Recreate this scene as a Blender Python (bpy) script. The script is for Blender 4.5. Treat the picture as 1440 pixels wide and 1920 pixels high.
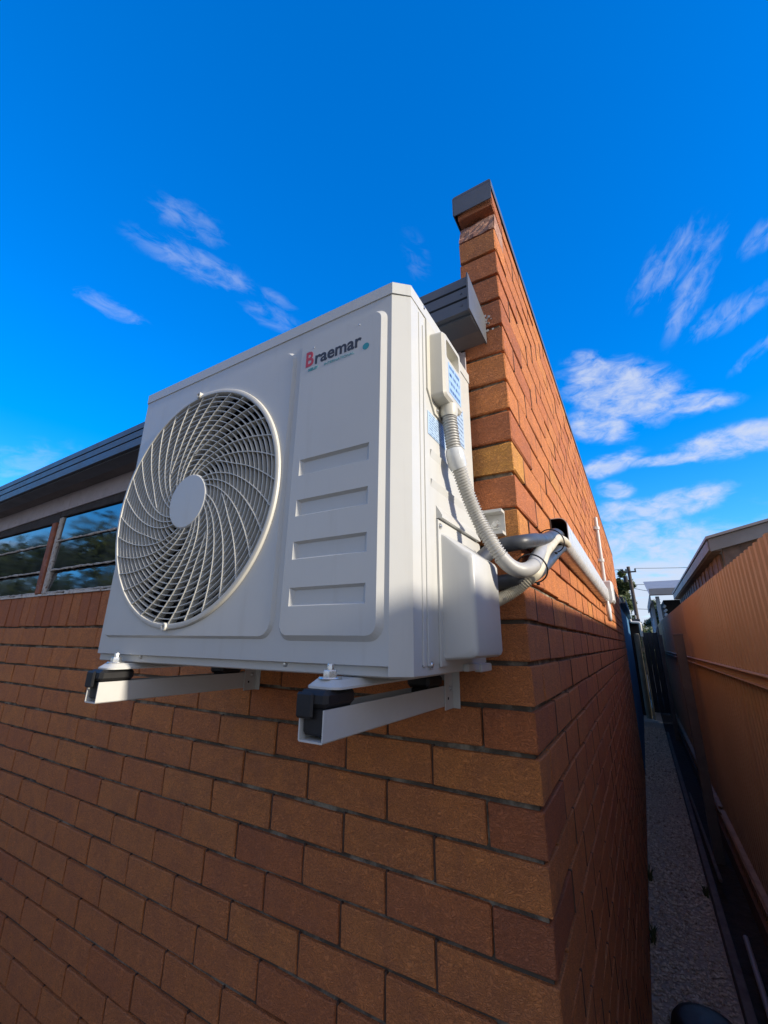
import bpy, bmesh, math, random
from math import sin, cos, pi, radians, sqrt, atan2, tan
from mathutils import Vector, Matrix
from mathutils.geometry import tessellate_polygon

random.seed(7)
for o in list(bpy.data.objects):
    bpy.data.objects.remove(o)
S = bpy.context.scene
COL = S.collection
ZG = 2.92          # all heights below are measured from brick joint 0 near the wall top; ground lies at -ZG

# ------------------------------------------------------------------ camera
CAM_P = Vector((0.20305, -0.94770, -1.24806 + ZG))
CAM_F = 782.858
cam_d = bpy.data.cameras.new('camera')
cam = bpy.data.objects.new('camera', cam_d)
COL.objects.link(cam)
cam.location = CAM_P
cam.rotation_euler = (1.871570, -0.012963, 0.531873)
cam_d.sensor_fit = 'VERTICAL'
cam_d.sensor_height = 24.0
cam_d.lens = CAM_F / 1920.0 * 24.0
cam_d.clip_start = 0.02
cam_d.clip_end = 3000
S.camera = cam
CAM_R = cam.rotation_euler.to_matrix()

def project(p):
    d = CAM_R.transposed() @ (Vector(p) - CAM_P)
    if d.z > -0.02:
        return None
    return (720 + CAM_F * d.x / -d.z, 960 - CAM_F * d.y / -d.z)

def px_dir(x, y):
    return (CAM_R @ Vector(((x - 720) / CAM_F, -(y - 960) / CAM_F, -1))).normalized()

# ------------------------------------------------------------------ sun, sky, exposure
SUN_AZ = radians(2.0)           # almost exactly along +x
SUN_SLOPE = 0.385
sun_v = Vector((cos(SUN_AZ), -sin(SUN_AZ), SUN_SLOPE * cos(SUN_AZ))).normalized()
SUN_EL = math.asin(sun_v.z)
sun_d = bpy.data.lights.new('sun', 'SUN')
sun_d.energy = 3.2
sun_d.angle = radians(3.5)
sun_d.color = (1.0, 0.90, 0.76)
sun = bpy.data.objects.new('sun', sun_d)
COL.objects.link(sun)
sun.rotation_euler = sun_v.to_track_quat('Z', 'Y').to_euler()
sun.location = (6, -1, 8)

W = bpy.data.worlds.new('World')
S.world = W
W.use_nodes = True
wt = W.node_tree
wt.nodes.clear()
def wn(t, **k):
    n = wt.nodes.new(t)
    for a, b in k.items():
        setattr(n, a, b)
    return n
def wl(a, b):
    wt.links.new(a, b)
def wmath(op, a, b=None, clamp=False):
    n = wn('ShaderNodeMath', operation=op, use_clamp=clamp)
    for i, v in enumerate((a, b)):
        if v is None:
            continue
        if isinstance(v, (int, float)):
            n.inputs[i].default_value = v
        else:
            wl(v, n.inputs[i])
    return n.outputs[0]
w_out = wn('ShaderNodeOutputWorld')
w_bg = wn('ShaderNodeBackground')
w_bg.inputs['Strength'].default_value = 0.15
sky = wn('ShaderNodeTexSky', sky_type='NISHITA')
sky.sun_disc = False
sky.sun_elevation = SUN_EL
sky.sun_rotation = pi / 2 + SUN_AZ
sky.altitude = 0
sky.air_density = 1.0
sky.dust_density = 0.35
sky.ozone_density = 3.0
hs = wn('ShaderNodeHueSaturation')
hs.inputs['Hue'].default_value = 0.512
hs.inputs['Saturation'].default_value = 1.45
hs.inputs['Value'].default_value = 1.5
wl(sky.outputs[0], hs.inputs['Color'])
tc = wn('ShaderNodeTexCoord')
DIR = tc.outputs['Generated']
sep = wn('ShaderNodeSeparateXYZ')
wl(DIR, sep.inputs[0])
zz = wmath('ADD', wmath('MAXIMUM', sep.outputs[2], 0.0), 0.22)
cmb = wn('ShaderNodeCombineXYZ')
wl(wmath('DIVIDE', sep.outputs[0], zz), cmb.inputs[0])
wl(wmath('DIVIDE', sep.outputs[1], zz), cmb.inputs[1])
def cloud_noise(rot, sc, scale, detail, dist, rough=0.6, seed=0.0):
    m = wn('ShaderNodeMapping')
    m.inputs['Location'].default_value = (seed, seed * 0.7, 0)
    m.inputs['Rotation'].default_value = (0, 0, radians(rot))
    m.inputs['Scale'].default_value = sc
    wl(cmb.outputs[0], m.inputs[0])
    n = wn('ShaderNodeTexNoise')
    n.inputs['Scale'].default_value = scale
    n.inputs['Detail'].default_value = detail
    n.inputs['Roughness'].default_value = rough
    n.inputs['Distortion'].default_value = dist
    wl(m.outputs[0], n.inputs['Vector'])
    return n.outputs[0]
def ramp01(v, a, b):
    n = wn('ShaderNodeMapRange', interpolation_type='SMOOTHSTEP')
    n.inputs[1].default_value = a
    n.inputs[2].default_value = b
    wl(v, n.inputs[0])
    return n.outputs[0]
def frame_at(px, py, ang):
    c = px_dir(px, py)
    e = px_dir(px + 4 * cos(radians(ang)), py + 4 * sin(radians(ang)))
    t_ = (e - c); t_ = (t_ - c * t_.dot(c)).normalized()
    return c, t_, c.cross(t_).normalized()
def wdot(v):
    d = wn('ShaderNodeVectorMath', operation='DOT_PRODUCT')
    wl(DIR, d.inputs[0])
    d.inputs[1].default_value = v
    return d.outputs['Value']
def ellipse(px, py, ang, a_, b_, amp):
    # soft elliptical patch of sky centred on a direction
    c, t_, n_ = frame_at(px, py, ang)
    u = wdot(t_ / sin(radians(a_)))
    v = wdot(n_ / sin(radians(b_)))
    ma = wn('ShaderNodeMath', operation='MULTIPLY_ADD')
    wl(u, ma.inputs[0]); wl(u, ma.inputs[1]); wl(wmath('MULTIPLY', v, v), ma.inputs[2])
    n = wn('ShaderNodeMapRange', interpolation_type='SMOOTHSTEP')
    n.inputs[1].default_value = 1.0
    n.inputs[2].default_value = 0.0
    n.inputs[4].default_value = amp
    wl(ma.outputs[0], n.inputs[0])
    return n.outputs[0]
def streaks(px, py, ang, su, sv, detail, dist, rough):
    c, t_, n_ = frame_at(px, py, ang)
    cb = wn('ShaderNodeCombineXYZ')
    wl(wmath('MULTIPLY', wdot(t_), su), cb.inputs[0])
    wl(wmath('MULTIPLY', wdot(n_), sv), cb.inputs[1])
    n = wn('ShaderNodeTexNoise')
    n.inputs['Scale'].default_value = 1.0
    n.inputs['Detail'].default_value = detail
    n.inputs['Roughness'].default_value = rough
    n.inputs['Distortion'].default_value = dist
    wl(cb.outputs[0], n.inputs['Vector'])
    return n.outputs[0]
def patch(lst):
    m = None
    for e in lst:
        v = ellipse(*e)
        m = v if m is None else wmath('MAXIMUM', m, v)
    return m
left_m = patch([(370, 495, 25, 8.5, 2.2, 1.0), (420, 515, 25, 4, 1.6, 1.0), (355, 415, 30, 5, 2.2, .85), (208, 577, 27, 4.6, 1.3, .9), (520, 562, 28, 3.2, 1.0, .7), (512, 595, 25, 5, 1.8, .75), (40, 870, -10, 7, 3, .8), (780, 480, 70, 4, 1.8, .45)])
right_m = patch([(1250, 500, -52, 5.5, 2.6, .9), (1293, 555, -66, 6, 1.8, 1.0), (1330, 460, -55, 3, 1.0, .6), (1375, 585, -28, 5.5, 1.9, .9), (1432, 440, -40, 3, 1.5, .8), (1420, 660, -40, 3.5, .9, .7)])
puff_m = patch([(1165, 735, 12, 8.5, 4.6, 1.0), (1105, 690, 20, 4, 2.2, .9), (1125, 800, 10, 5, 2.6, .95), (1290, 755, -5, 5.5, 1.6, .9), (1385, 825, -14, 8, 2.2, 1.1), (1280, 857, -8, 7, 1.0, 1.05), (1140, 872, -22, 5, 1.7, .95), (1155, 920, 0, 2.6, 1.6, .9), (1255, 950, -16, 8, 2.2, 1.05), (1180, 962, 0, 6, 2.2, .9), (1335, 930, -10, 3.5, 1.0, .8), (1200, 1020, -5, 10, 4.5, 1.0), (1300, 1030, -12, 7, 3.2, 1.05)])
sl_ = streaks(370, 495, 25, 20, 46, 6, 0.5, 0.62)
sr_ = streaks(1290, 550, -58, 20, 46, 6, 0.5, 0.62)
sp_ = streaks(1230, 850, -10, 20, 36, 7, 0.4, 0.64)
wf = wmath('MULTIPLY', ramp01(wmath('ADD', sl_, wmath('MULTIPLY', left_m, 0.20)), 0.50, 0.92), wmath('MULTIPLY', left_m, 0.30))
wr = wmath('MULTIPLY', ramp01(wmath('ADD', sr_, wmath('MULTIPLY', right_m, 0.20)), 0.50, 0.92), wmath('MULTIPLY', right_m, 0.38))
pf = wmath('MULTIPLY', ramp01(wmath('ADD', sp_, wmath('MULTIPLY', puff_m, 0.26)), 0.46, 0.98), wmath('MINIMUM', wmath('MULTIPLY', puff_m, 1.1), 0.86))
n1 = cloud_noise(25, (1.0, 1.25, 1), 4.2, 5, 0.25, 0.60)
belt = ramp01(wmath('ADD', wmath('MULTIPLY', ramp01(sep.outputs[2], 0.30, 0.04), 0.5), n1), 0.55, 0.95)
belt = wmath('MULTIPLY', belt, ramp01(sep.outputs[2], 0.30, 0.10))
cf = wmath('MAXIMUM', wmath('MAXIMUM', wf, wr), wmath('MAXIMUM', pf, belt))
back = wn('ShaderNodeVectorMath', operation='DOT_PRODUCT')
wl(DIR, back.inputs[0])
back.inputs[1].default_value = px_dir(720, 960)
gen = wmath('MULTIPLY', ramp01(back.outputs['Value'], 0.20, -0.30), ramp01(wmath('ADD', n1, 0.0), 0.34, 0.58))
cf = wmath('MINIMUM', cf, 0.9)
grad = wn('ShaderNodeValToRGB')
ge = grad.color_ramp.elements
while len(ge) < 5:
    ge.new(0.5)
for i, (p_, c_) in enumerate([(0.0, (.9, 2.3, 3.8)), (0.15, (.10, 1.75, 3.8)), (0.35, (0, 1.15, 3.6)), (0.60, (0, .80, 3.1)), (0.95, (0, .60, 2.4))]):
    ge[i].position = p_
    ge[i].color = (c_[0] / 4, c_[1] / 4, c_[2] / 4, 1)
wl(sep.outputs[2], grad.inputs[0])
g4 = wn('ShaderNodeVectorMath', operation='SCALE')
wl(grad.outputs[0], g4.inputs[0])
g4.inputs['Scale'].default_value = 4.0
skymix = wn('ShaderNodeMix', data_type='RGBA')
skymix.inputs['Factor'].default_value = 0.55
wl(hs.outputs[0], skymix.inputs['A'])
wl(g4.outputs[0], skymix.inputs['B'])
mixc = wn('ShaderNodeMix', data_type='RGBA')
wl(cf, mixc.inputs['Factor'])
wl(skymix.outputs['Result'], mixc.inputs['A'])
mixc.inputs['B'].default_value = (2.6, 2.85, 3.45, 1)
mixb = wn('ShaderNodeMix', data_type='RGBA')
wl(wmath('MULTIPLY', gen, 0.9), mixb.inputs['Factor'])
wl(mixc.outputs['Result'], mixb.inputs['A'])
mixb.inputs['B'].default_value = (2.75, 2.45, 2.10, 1)        # warm cloud cover added behind the camera to balance the blue skylight
wl(mixb.outputs['Result'], w_bg.inputs['Color'])
wl(w_bg.outputs[0], w_out.inputs[0])

S.view_settings.view_transform = 'Standard'
S.view_settings.look = 'None'
S.view_settings.gamma = 1.0
S.view_settings.use_curve_mapping = False
S.view_settings.exposure = 0.8
S.render.engine = 'CYCLES'
S.render.resolution_x = 768
S.render.resolution_y = 1024
S.cycles.max_bounces = 6
S.cycles.diffuse_bounces = 4

# ------------------------------------------------------------------ materials
MATS = {}
class NT:
    def __init__(s, name):
        m = bpy.data.materials.new(name)
        m.use_nodes = True
        s.m = m
        s.t = m.node_tree
        s.b = s.t.nodes['Principled BSDF']
        s.geo = None
    def n(s, t, **k):
        n = s.t.nodes.new(t)
        for a, b in k.items():
            setattr(n, a, b)
        return n
    def l(s, a, b):
        s.t.links.new(a, b)
    def pos(s):
        if s.geo is None:
            s.geo = s.n('ShaderNodeNewGeometry')
        return s.geo.outputs['Position']
    def mapping(s, scale, vec=None):
        m = s.n('ShaderNodeMapping')
        m.inputs['Scale'].default_value = scale
        s.l(vec if vec is not None else s.pos(), m.inputs[0])
        return m.outputs[0]
    def noise(s, scale, detail=4, rough=0.55, dist=0.0, vec=None):
        n = s.n('ShaderNodeTexNoise')
        n.inputs['Scale'].default_value = scale
        n.inputs['Detail'].default_value = detail
        n.inputs['Roughness'].default_value = rough
        n.inputs['Distortion'].default_value = dist
        s.l(vec if vec is not None else s.pos(), n.inputs['Vector'])
        return n.outputs[0]
    def ramp(s, v, stops):
        r = s.n('ShaderNodeValToRGB')
        e = r.color_ramp.elements
        while len(e) < len(stops):
            e.new(0.5)
        for i, (p, c) in enumerate(stops):
            e[i].position = p
            e[i].color = (*c, 1) if len(c) == 3 else c
        s.l(v, r.inputs[0])
        return r.outputs[0]
    def rng(s, v, a, b, c=0.0, d=1.0):
        n = s.n('ShaderNodeMapRange')
        for i, q in enumerate((a, b, c, d)):
            n.inputs[i + 1].default_value = q
        s.l(v, n.inputs[0])
        return n.outputs[0]
    def mix(s, f, a, b, blend='MIX'):
        n = s.n('ShaderNodeMix', data_type='RGBA', blend_type=blend)
        for k, v in (('Factor', f), ('A', a), ('B', b)):
            if isinstance(v, (int, float)):
                n.inputs[k].default_value = v
            elif isinstance(v, tuple):
                n.inputs[k].default_value = (*v, 1)
            else:
                s.l(v, n.inputs[k])
        return n.outputs['Result']
    def math(s, op, a, b=None):
        n = s.n('ShaderNodeMath', operation=op)
        for i, v in enumerate((a, b)):
            if v is None:
                continue
            if isinstance(v, (int, float)):
                n.inputs[i].default_value = v
            else:
                s.l(v, n.inputs[i])
        return n.outputs[0]
    def bump(s, h, strength=0.5, dist=0.002):
        b = s.n('ShaderNodeBump')
        b.inputs['Strength'].default_value = strength
        b.inputs['Distance'].default_value = dist
        s.l(h, b.inputs['Height'])
        s.l(b.outputs[0], s.b.inputs['Normal'])
    def set(s, col=None, rough=None, metal=None, spec=None):
        if col is not None:
            if isinstance(col, tuple):
                s.b.inputs['Base Color'].default_value = (*col, 1)
            else:
                s.l(col, s.b.inputs['Base Color'])
        if rough is not None:
            if isinstance(rough, (int, float)):
                s.b.inputs['Roughness'].default_value = rough
            else:
                s.l(rough, s.b.inputs['Roughness'])
        if metal is not None:
            s.b.inputs['Metallic'].default_value = metal
        if spec is not None:
            s.b.inputs['Specular IOR Level'].default_value = spec
        return s.m

def plain(name, col, rough=0.5, metal=0.0, var=0.12, scale=8.0, bump=0.0, bscale=60.0, bdist=0.001, dirt=None):
    t = NT(name)
    n = t.noise(scale, 5, 0.6)
    c = t.mix(t.rng(n, 0.3, 0.7), tuple(max(0, x * (1 - var)) for x in col), tuple(x * (1 + var) for x in col))
    if dirt:
        dn = t.noise(scale * 2.3, 8, 0.7, 0.6)
        c = t.mix(t.rng(dn, dirt[1], dirt[2]), c, dirt[0])
    r = t.rng(t.noise(scale * 3, 4), 0.3, 0.7, max(0.02, rough - 0.07), min(1, rough + 0.07))
    if bump:
        t.bump(t.noise(bscale, 5, 0.6), bump, bdist)
    MATS[name] = t.set(c, r, metal)
    return t.m

def brick_mat(name, stuff):
    t = NT(name)
    if stuff:
        a = t.n('ShaderNodeAttribute', attribute_name='tint')
        tint = a.outputs['Color']
    else:
        a = t.n('ShaderNodeObjectInfo')
        tint = a.outputs['Color']
    sx = t.n('ShaderNodeSeparateColor')
    t.l(tint, sx.inputs[0])
    off = t.n('ShaderNodeVectorMath', operation='SCALE')
    cx = t.n('ShaderNodeCombineXYZ')
    t.l(sx.outputs[0], cx.inputs[0]); t.l(sx.outputs[1], cx.inputs[1]); t.l(sx.outputs[2], cx.inputs[2])
    t.l(cx.outputs[0], off.inputs[0])
    off.inputs['Scale'].default_value = 9.0
    ad = t.n('ShaderNodeVectorMath', operation='ADD')
    t.l(t.pos(), ad.inputs[0]); t.l(off.outputs[0], ad.inputs[1])
    P = ad.outputs[0]
    base = t.ramp(sx.outputs[0], [(0.0, (0.42, 0.138, 0.062)), (0.3, (0.61, 0.205, 0.076)), (0.6, (0.72, 0.262, 0.085)), (0.85, (0.75, 0.288, 0.086)), (1.0, (0.72, 0.36, 0.08))])
    mott = t.noise(16, 3, 0.65, 0.3, P)
    c = t.mix(t.rng(mott, 0.35, 0.68), base, t.mix(0.40, base, (0.36, 0.14, 0.085), 'MIX'))
    sp = t.noise(200, 1, 0.6, 0, P)
    c = t.mix(t.rng(sp, 0.62, 0.74, 0, 0.40), c, (0.20, 0.08, 0.05))
    # wrinkled rustic face
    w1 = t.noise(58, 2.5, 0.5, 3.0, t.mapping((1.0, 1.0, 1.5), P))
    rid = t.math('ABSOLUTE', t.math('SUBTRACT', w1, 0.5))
    w2 = t.noise(420, 1, 0.6, 0, P)
    hgt = t.math('ADD', t.rng(rid, 0.0, 0.16), t.math('MULTIPLY', w2, 0.35))
    t.bump(hgt, 0.75, 0.0028)
    c = t.mix(t.rng(rid, 0.0, 0.055, 1.0, 0.0), c, t.mix(0.55, c, (0.15, 0.06, 0.035)))  # crease shade painted into the colour so the relief shows
    return t.set(c, 0.82, 0, 0.25)
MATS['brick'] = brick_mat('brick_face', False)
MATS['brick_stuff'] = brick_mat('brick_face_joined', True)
t = NT('broken_brick')
w = t.noise(60, 6, 0.7, 1.0)
t.bump(w, 1.0, 0.006)
MATS['broken_brick'] = t.set(t.mix(t.rng(w, 0.35, 0.65), (0.27, 0.11, 0.075), (0.50, 0.30, 0.21)), 0.9)
t = NT('mortar')
w = t.noise(150, 6, 0.7)
t.bump(w, 0.8, 0.003)
MATS['mortar'] = t.set(t.mix(t.rng(t.noise(11, 5, 0.7), 0.48, 0.62), t.mix(t.noise(5, 3), (0.07, 0.058, 0.043), (0.15, 0.125, 0.09)), (0.33, 0.29, 0.21)), 0.95)

t = NT('cream_paint')
n = t.noise(3.0, 5, 0.6)
c = t.mix(t.rng(n, 0.3, 0.7), (0.53, 0.535, 0.51), (0.56, 0.565, 0.54))
d = t.noise(26, 9, 0.75, 0.8)
c = t.mix(t.rng(d, 0.62, 0.80, 0.0, 0.22), c, (0.42, 0.39, 0.33))
st = t.noise(34, 6, 0.65, 0.3, t.mapping((1, 1, 0.07)))
c = t.mix(t.rng(st, 0.56, 0.78, 0.0, 0.20), c, (0.36, 0.33, 0.27))
t.bump(t.math('ADD', t.noise(900, 2, 0.5), t.math('MULTIPLY', t.noise(7, 2, 0.4), 5.0)), 0.12, 0.0008)
MATS['cream'] = t.set(c, t.rng(t.noise(40, 4), 0.3, 0.7, 0.28, 0.40), 0.0, 0.45)
plain('perp_mortar', (0.10, 0.055, 0.035), 0.95, var=0.35, scale=30)
plain('cream_plastic', (0.53, 0.515, 0.45), 0.42, var=0.04, scale=20)
plain('grille', (0.60, 0.585, 0.52), 0.45, var=0.06, scale=20, dirt=((0.45, 0.42, 0.35), 0.62, 0.8))
plain('white_powder', (0.58, 0.575, 0.54), 0.38, var=0.04, scale=15, dirt=((0.45, 0.42, 0.36), 0.64, 0.85))
plain('dark_inside', (0.012, 0.012, 0.013), 0.7)
plain('fan_blade', (0.02, 0.02, 0.021), 0.5)
plain('rubber', (0.014, 0.014, 0.015), 0.55, var=0.3, bump=0.2, bscale=120)
plain('zinc', (0.62, 0.62, 0.60), 0.3, 0.9, var=0.15, scale=60)
plain('print_dark', (0.035, 0.038, 0.05), 0.5, var=0.05)
plain('print_red', (0.50, 0.045, 0.06), 0.45, var=0.05)
plain('print_teal', (0.03, 0.30, 0.34), 0.5, var=0.05)
plain('conduit_grey', (0.40, 0.395, 0.37), 0.45, var=0.08, scale=30)
plain('drain_cream', (0.62, 0.57, 0.43), 0.5, var=0.10, scale=18, dirt=((0.45, 0.36, 0.22), 0.55, 0.8))
plain('insulation', (0.055, 0.060, 0.068), 0.42, var=0.25, scale=14, bump=0.3, bscale=70, bdist=0.002)
plain('pvc_white', (0.62, 0.62, 0.60), 0.28, var=0.03, scale=6)
plain('duct_inside', (0.060, 0.028, 0.018), 0.8)
plain('black_plastic', (0.012, 0.012, 0.013), 0.45)
plain('clear_sleeve', (0.56, 0.58, 0.58), 0.18, var=0.08, scale=90)
plain('fascia', (0.090, 0.102, 0.122), 0.42, var=0.10, scale=5, dirt=((0.16, 0.15, 0.14), 0.6, 0.85))
plain('flashing', (0.10, 0.108, 0.122), 0.42, var=0.12, scale=9)
plain('soffit', (0.16, 0.14, 0.135), 0.7, var=0.2, scale=6)
plain('frieze', (0.46, 0.41, 0.42), 0.7, var=0.12, scale=9, dirt=((0.22, 0.17, 0.16), 0.56, 0.78), bump=0.2, bscale=40)
plain('rust_frame', (0.30, 0.10, 0.05), 0.75, var=0.4, scale=25, bump=0.5, bscale=80, dirt=((0.42, 0.36, 0.30), 0.60, 0.70))
plain('head_dark', (0.045, 0.036, 0.034), 0.8, var=0.3, scale=20)
plain('flaky_white', (0.52, 0.48, 0.42), 0.75, var=0.2, scale=30, bump=0.6, bscale=60, bdist=0.003, dirt=((0.16, 0.08, 0.05), 0.52, 0.64))
plain('sill_paint', (0.62, 0.57, 0.50), 0.7, var=0.15, scale=30, dirt=((0.30, 0.22, 0.17), 0.54, 0.7))
t = NT('window_glass')
d = t.noise(7, 6, 0.65)
t.b.inputs['IOR'].default_value = 2.7
MATS['glass'] = t.set(t.mix(t.rng(d, 0.4, 0.75), (0.012, 0.016, 0.02), (0.05, 0.055, 0.06)), t.rng(d, 0.3, 0.8, 0.02, 0.10), 0, 0.6)
t = NT('fence_steel')
d = t.noise(2.0, 5, 0.6)
c = t.mix(t.rng(d, 0.3, 0.7), (0.375, 0.28, 0.175), (0.42, 0.315, 0.205))
g = t.noise(55, 6, 0.7, 0, t.mapping((1, 1, 0.25)))
c = t.mix(t.rng(g, 0.5, 0.8, 0, 0.4), c, (0.55, 0.43, 0.30))
t.bump(t.noise(130, 4, 0.6), 0.15, 0.001)
gz = t.n('ShaderNodeSeparateXYZ'); t.l(t.pos(), gz.inputs[0])
splash = t.math('MULTIPLY', t.rng(gz.outputs[2], 0.15, 0.75, 1.0, 0.0), t.rng(t.noise(9, 5, 0.7), 0.35, 0.6))
c = t.mix(splash, c, (0.16, 0.12, 0.085))
MATS['fence'] = t.set(c, 0.5, 0.0, 0.4)
plain('fence_post', (0.095, 0.095, 0.10), 0.55, var=0.25, scale=6, dirt=((0.15, 0.14, 0.135), 0.55, 0.85))
plain('fence_navy', (0.022, 0.035, 0.055), 0.5, var=0.2)
plain('blue_render', (0.055, 0.155, 0.275), 0.7, var=0.12, scale=3, bump=0.3, bscale=90)
plain('pale_blue_paint', (0.26, 0.33, 0.38), 0.6, var=0.1)
plain('grey_fascia', (0.19, 0.205, 0.205), 0.55, var=0.15, scale=4, dirt=((0.30, 0.29, 0.26), 0.6, 0.85))
plain('dark_boards', (0.15, 0.125, 0.11), 0.8, var=0.35, scale=9, bump=0.5, bscale=30, bdist=0.004)
plain('roof_sheet', (0.30, 0.295, 0.29), 0.5, var=0.12, scale=3)
plain('dark_roof', (0.05, 0.05, 0.055), 0.6)
plain('olive_tank', (0.20, 0.19, 0.14), 0.6, var=0.2)
plain('pole_wood', (0.085, 0.070, 0.062), 0.85, var=0.3, scale=12)
plain('bark', (0.075, 0.055, 0.040), 0.9, var=0.4, scale=10)
plain('leaf_dark', (0.035, 0.060, 0.018), 0.6, var=0.5, scale=1.8)
plain('leaf_mid', (0.060, 0.085, 0.024), 0.6, var=0.5, scale=2.0)
plain('leaf_grey', (0.055, 0.055, 0.035), 0.7, var=0.5, scale=0.6)
plain('paving', (0.15, 0.13, 0.105), 0.9, var=0.15, scale=3, bump=0.3, bscale=40)
plain('gravel_bed', (0.46, 0.38, 0.29), 0.95, var=0.35, scale=40, bump=0.9, bscale=90, bdist=0.01)
plain('soil', (0.035, 0.028, 0.023), 0.95, var=0.4, scale=12, bump=0.8, bscale=25, bdist=0.02)
plain('old_wall', (0.15, 0.105, 0.08), 0.85, var=0.25, scale=2, bump=0.4, bscale=30)
plain('tin_roof', (0.42, 0.47, 0.52), 0.5, var=0.1)
plain('timber_grey', (0.13, 0.11, 0.095), 0.85, var=0.3, scale=14, bump=0.4, bscale=50)
plain('room_dark', (0.03, 0.03, 0.03), 0.9)
plain('hill', (0.055, 0.062, 0.036), 0.95, var=0.4, scale=0.25, bump=0.8, bscale=0.8, bdist=0.6)
t = NT('stone')
oi = t.noise(38, 2)
MATS['stone'] = t.set(t.ramp(t.rng(oi, 0.3, 0.7), [(0, (0.26, 0.19, 0.125)), (0.5, (0.60, 0.50, 0.38)), (1, (0.78, 0.69, 0.56))]), 0.9)

def label_mat(name, base, ink, rows, axis=2):
    t = NT(name)
    tcn = t.n('ShaderNodeTexCoord')
    sp = t.n('ShaderNodeSeparateXYZ')
    t.l(tcn.outputs['Generated'], sp.inputs[0])
    v = t.math('FRACT', t.math('MULTIPLY', sp.outputs[2], rows))
    line = t.math('LESS_THAN', t.math('ABSOLUTE', t.math('SUBTRACT', v, 0.5)), 0.22)
    nz = t.noise(40, 2, 0.5, 0, t.mapping((1, 1.6, 0.0), tcn.outputs['Generated']))
    rowid = t.math('FLOOR', t.math('MULTIPLY', sp.outputs[2], rows))
    cm = t.n('ShaderNodeCombineXYZ')
    t.l(sp.outputs[1], cm.inputs[0]); t.l(rowid, cm.inputs[1])
    n2 = t.noise(26, 2, 0.5, 0, t.mapping((1, 3.7, 0), cm.outputs[0]))
    ink_f = t.math('MULTIPLY', line, t.math('GREATER_THAN', n2, 0.46))
    edge = t.math('MULTIPLY', t.math('GREATER_THAN', sp.outputs[1], 0.06), t.math('LESS_THAN', sp.outputs[1], 0.92))
    MATS[name] = t.set(t.mix(t.math('MULTIPLY', ink_f, edge), base, ink), 0.35)
label_mat('label_blue', (0.42, 0.56, 0.72), (0.10, 0.16, 0.30), 9)
label_mat('label_blue_big', (0.36, 0.52, 0.72), (0.05, 0.09, 0.20), 4)

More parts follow.
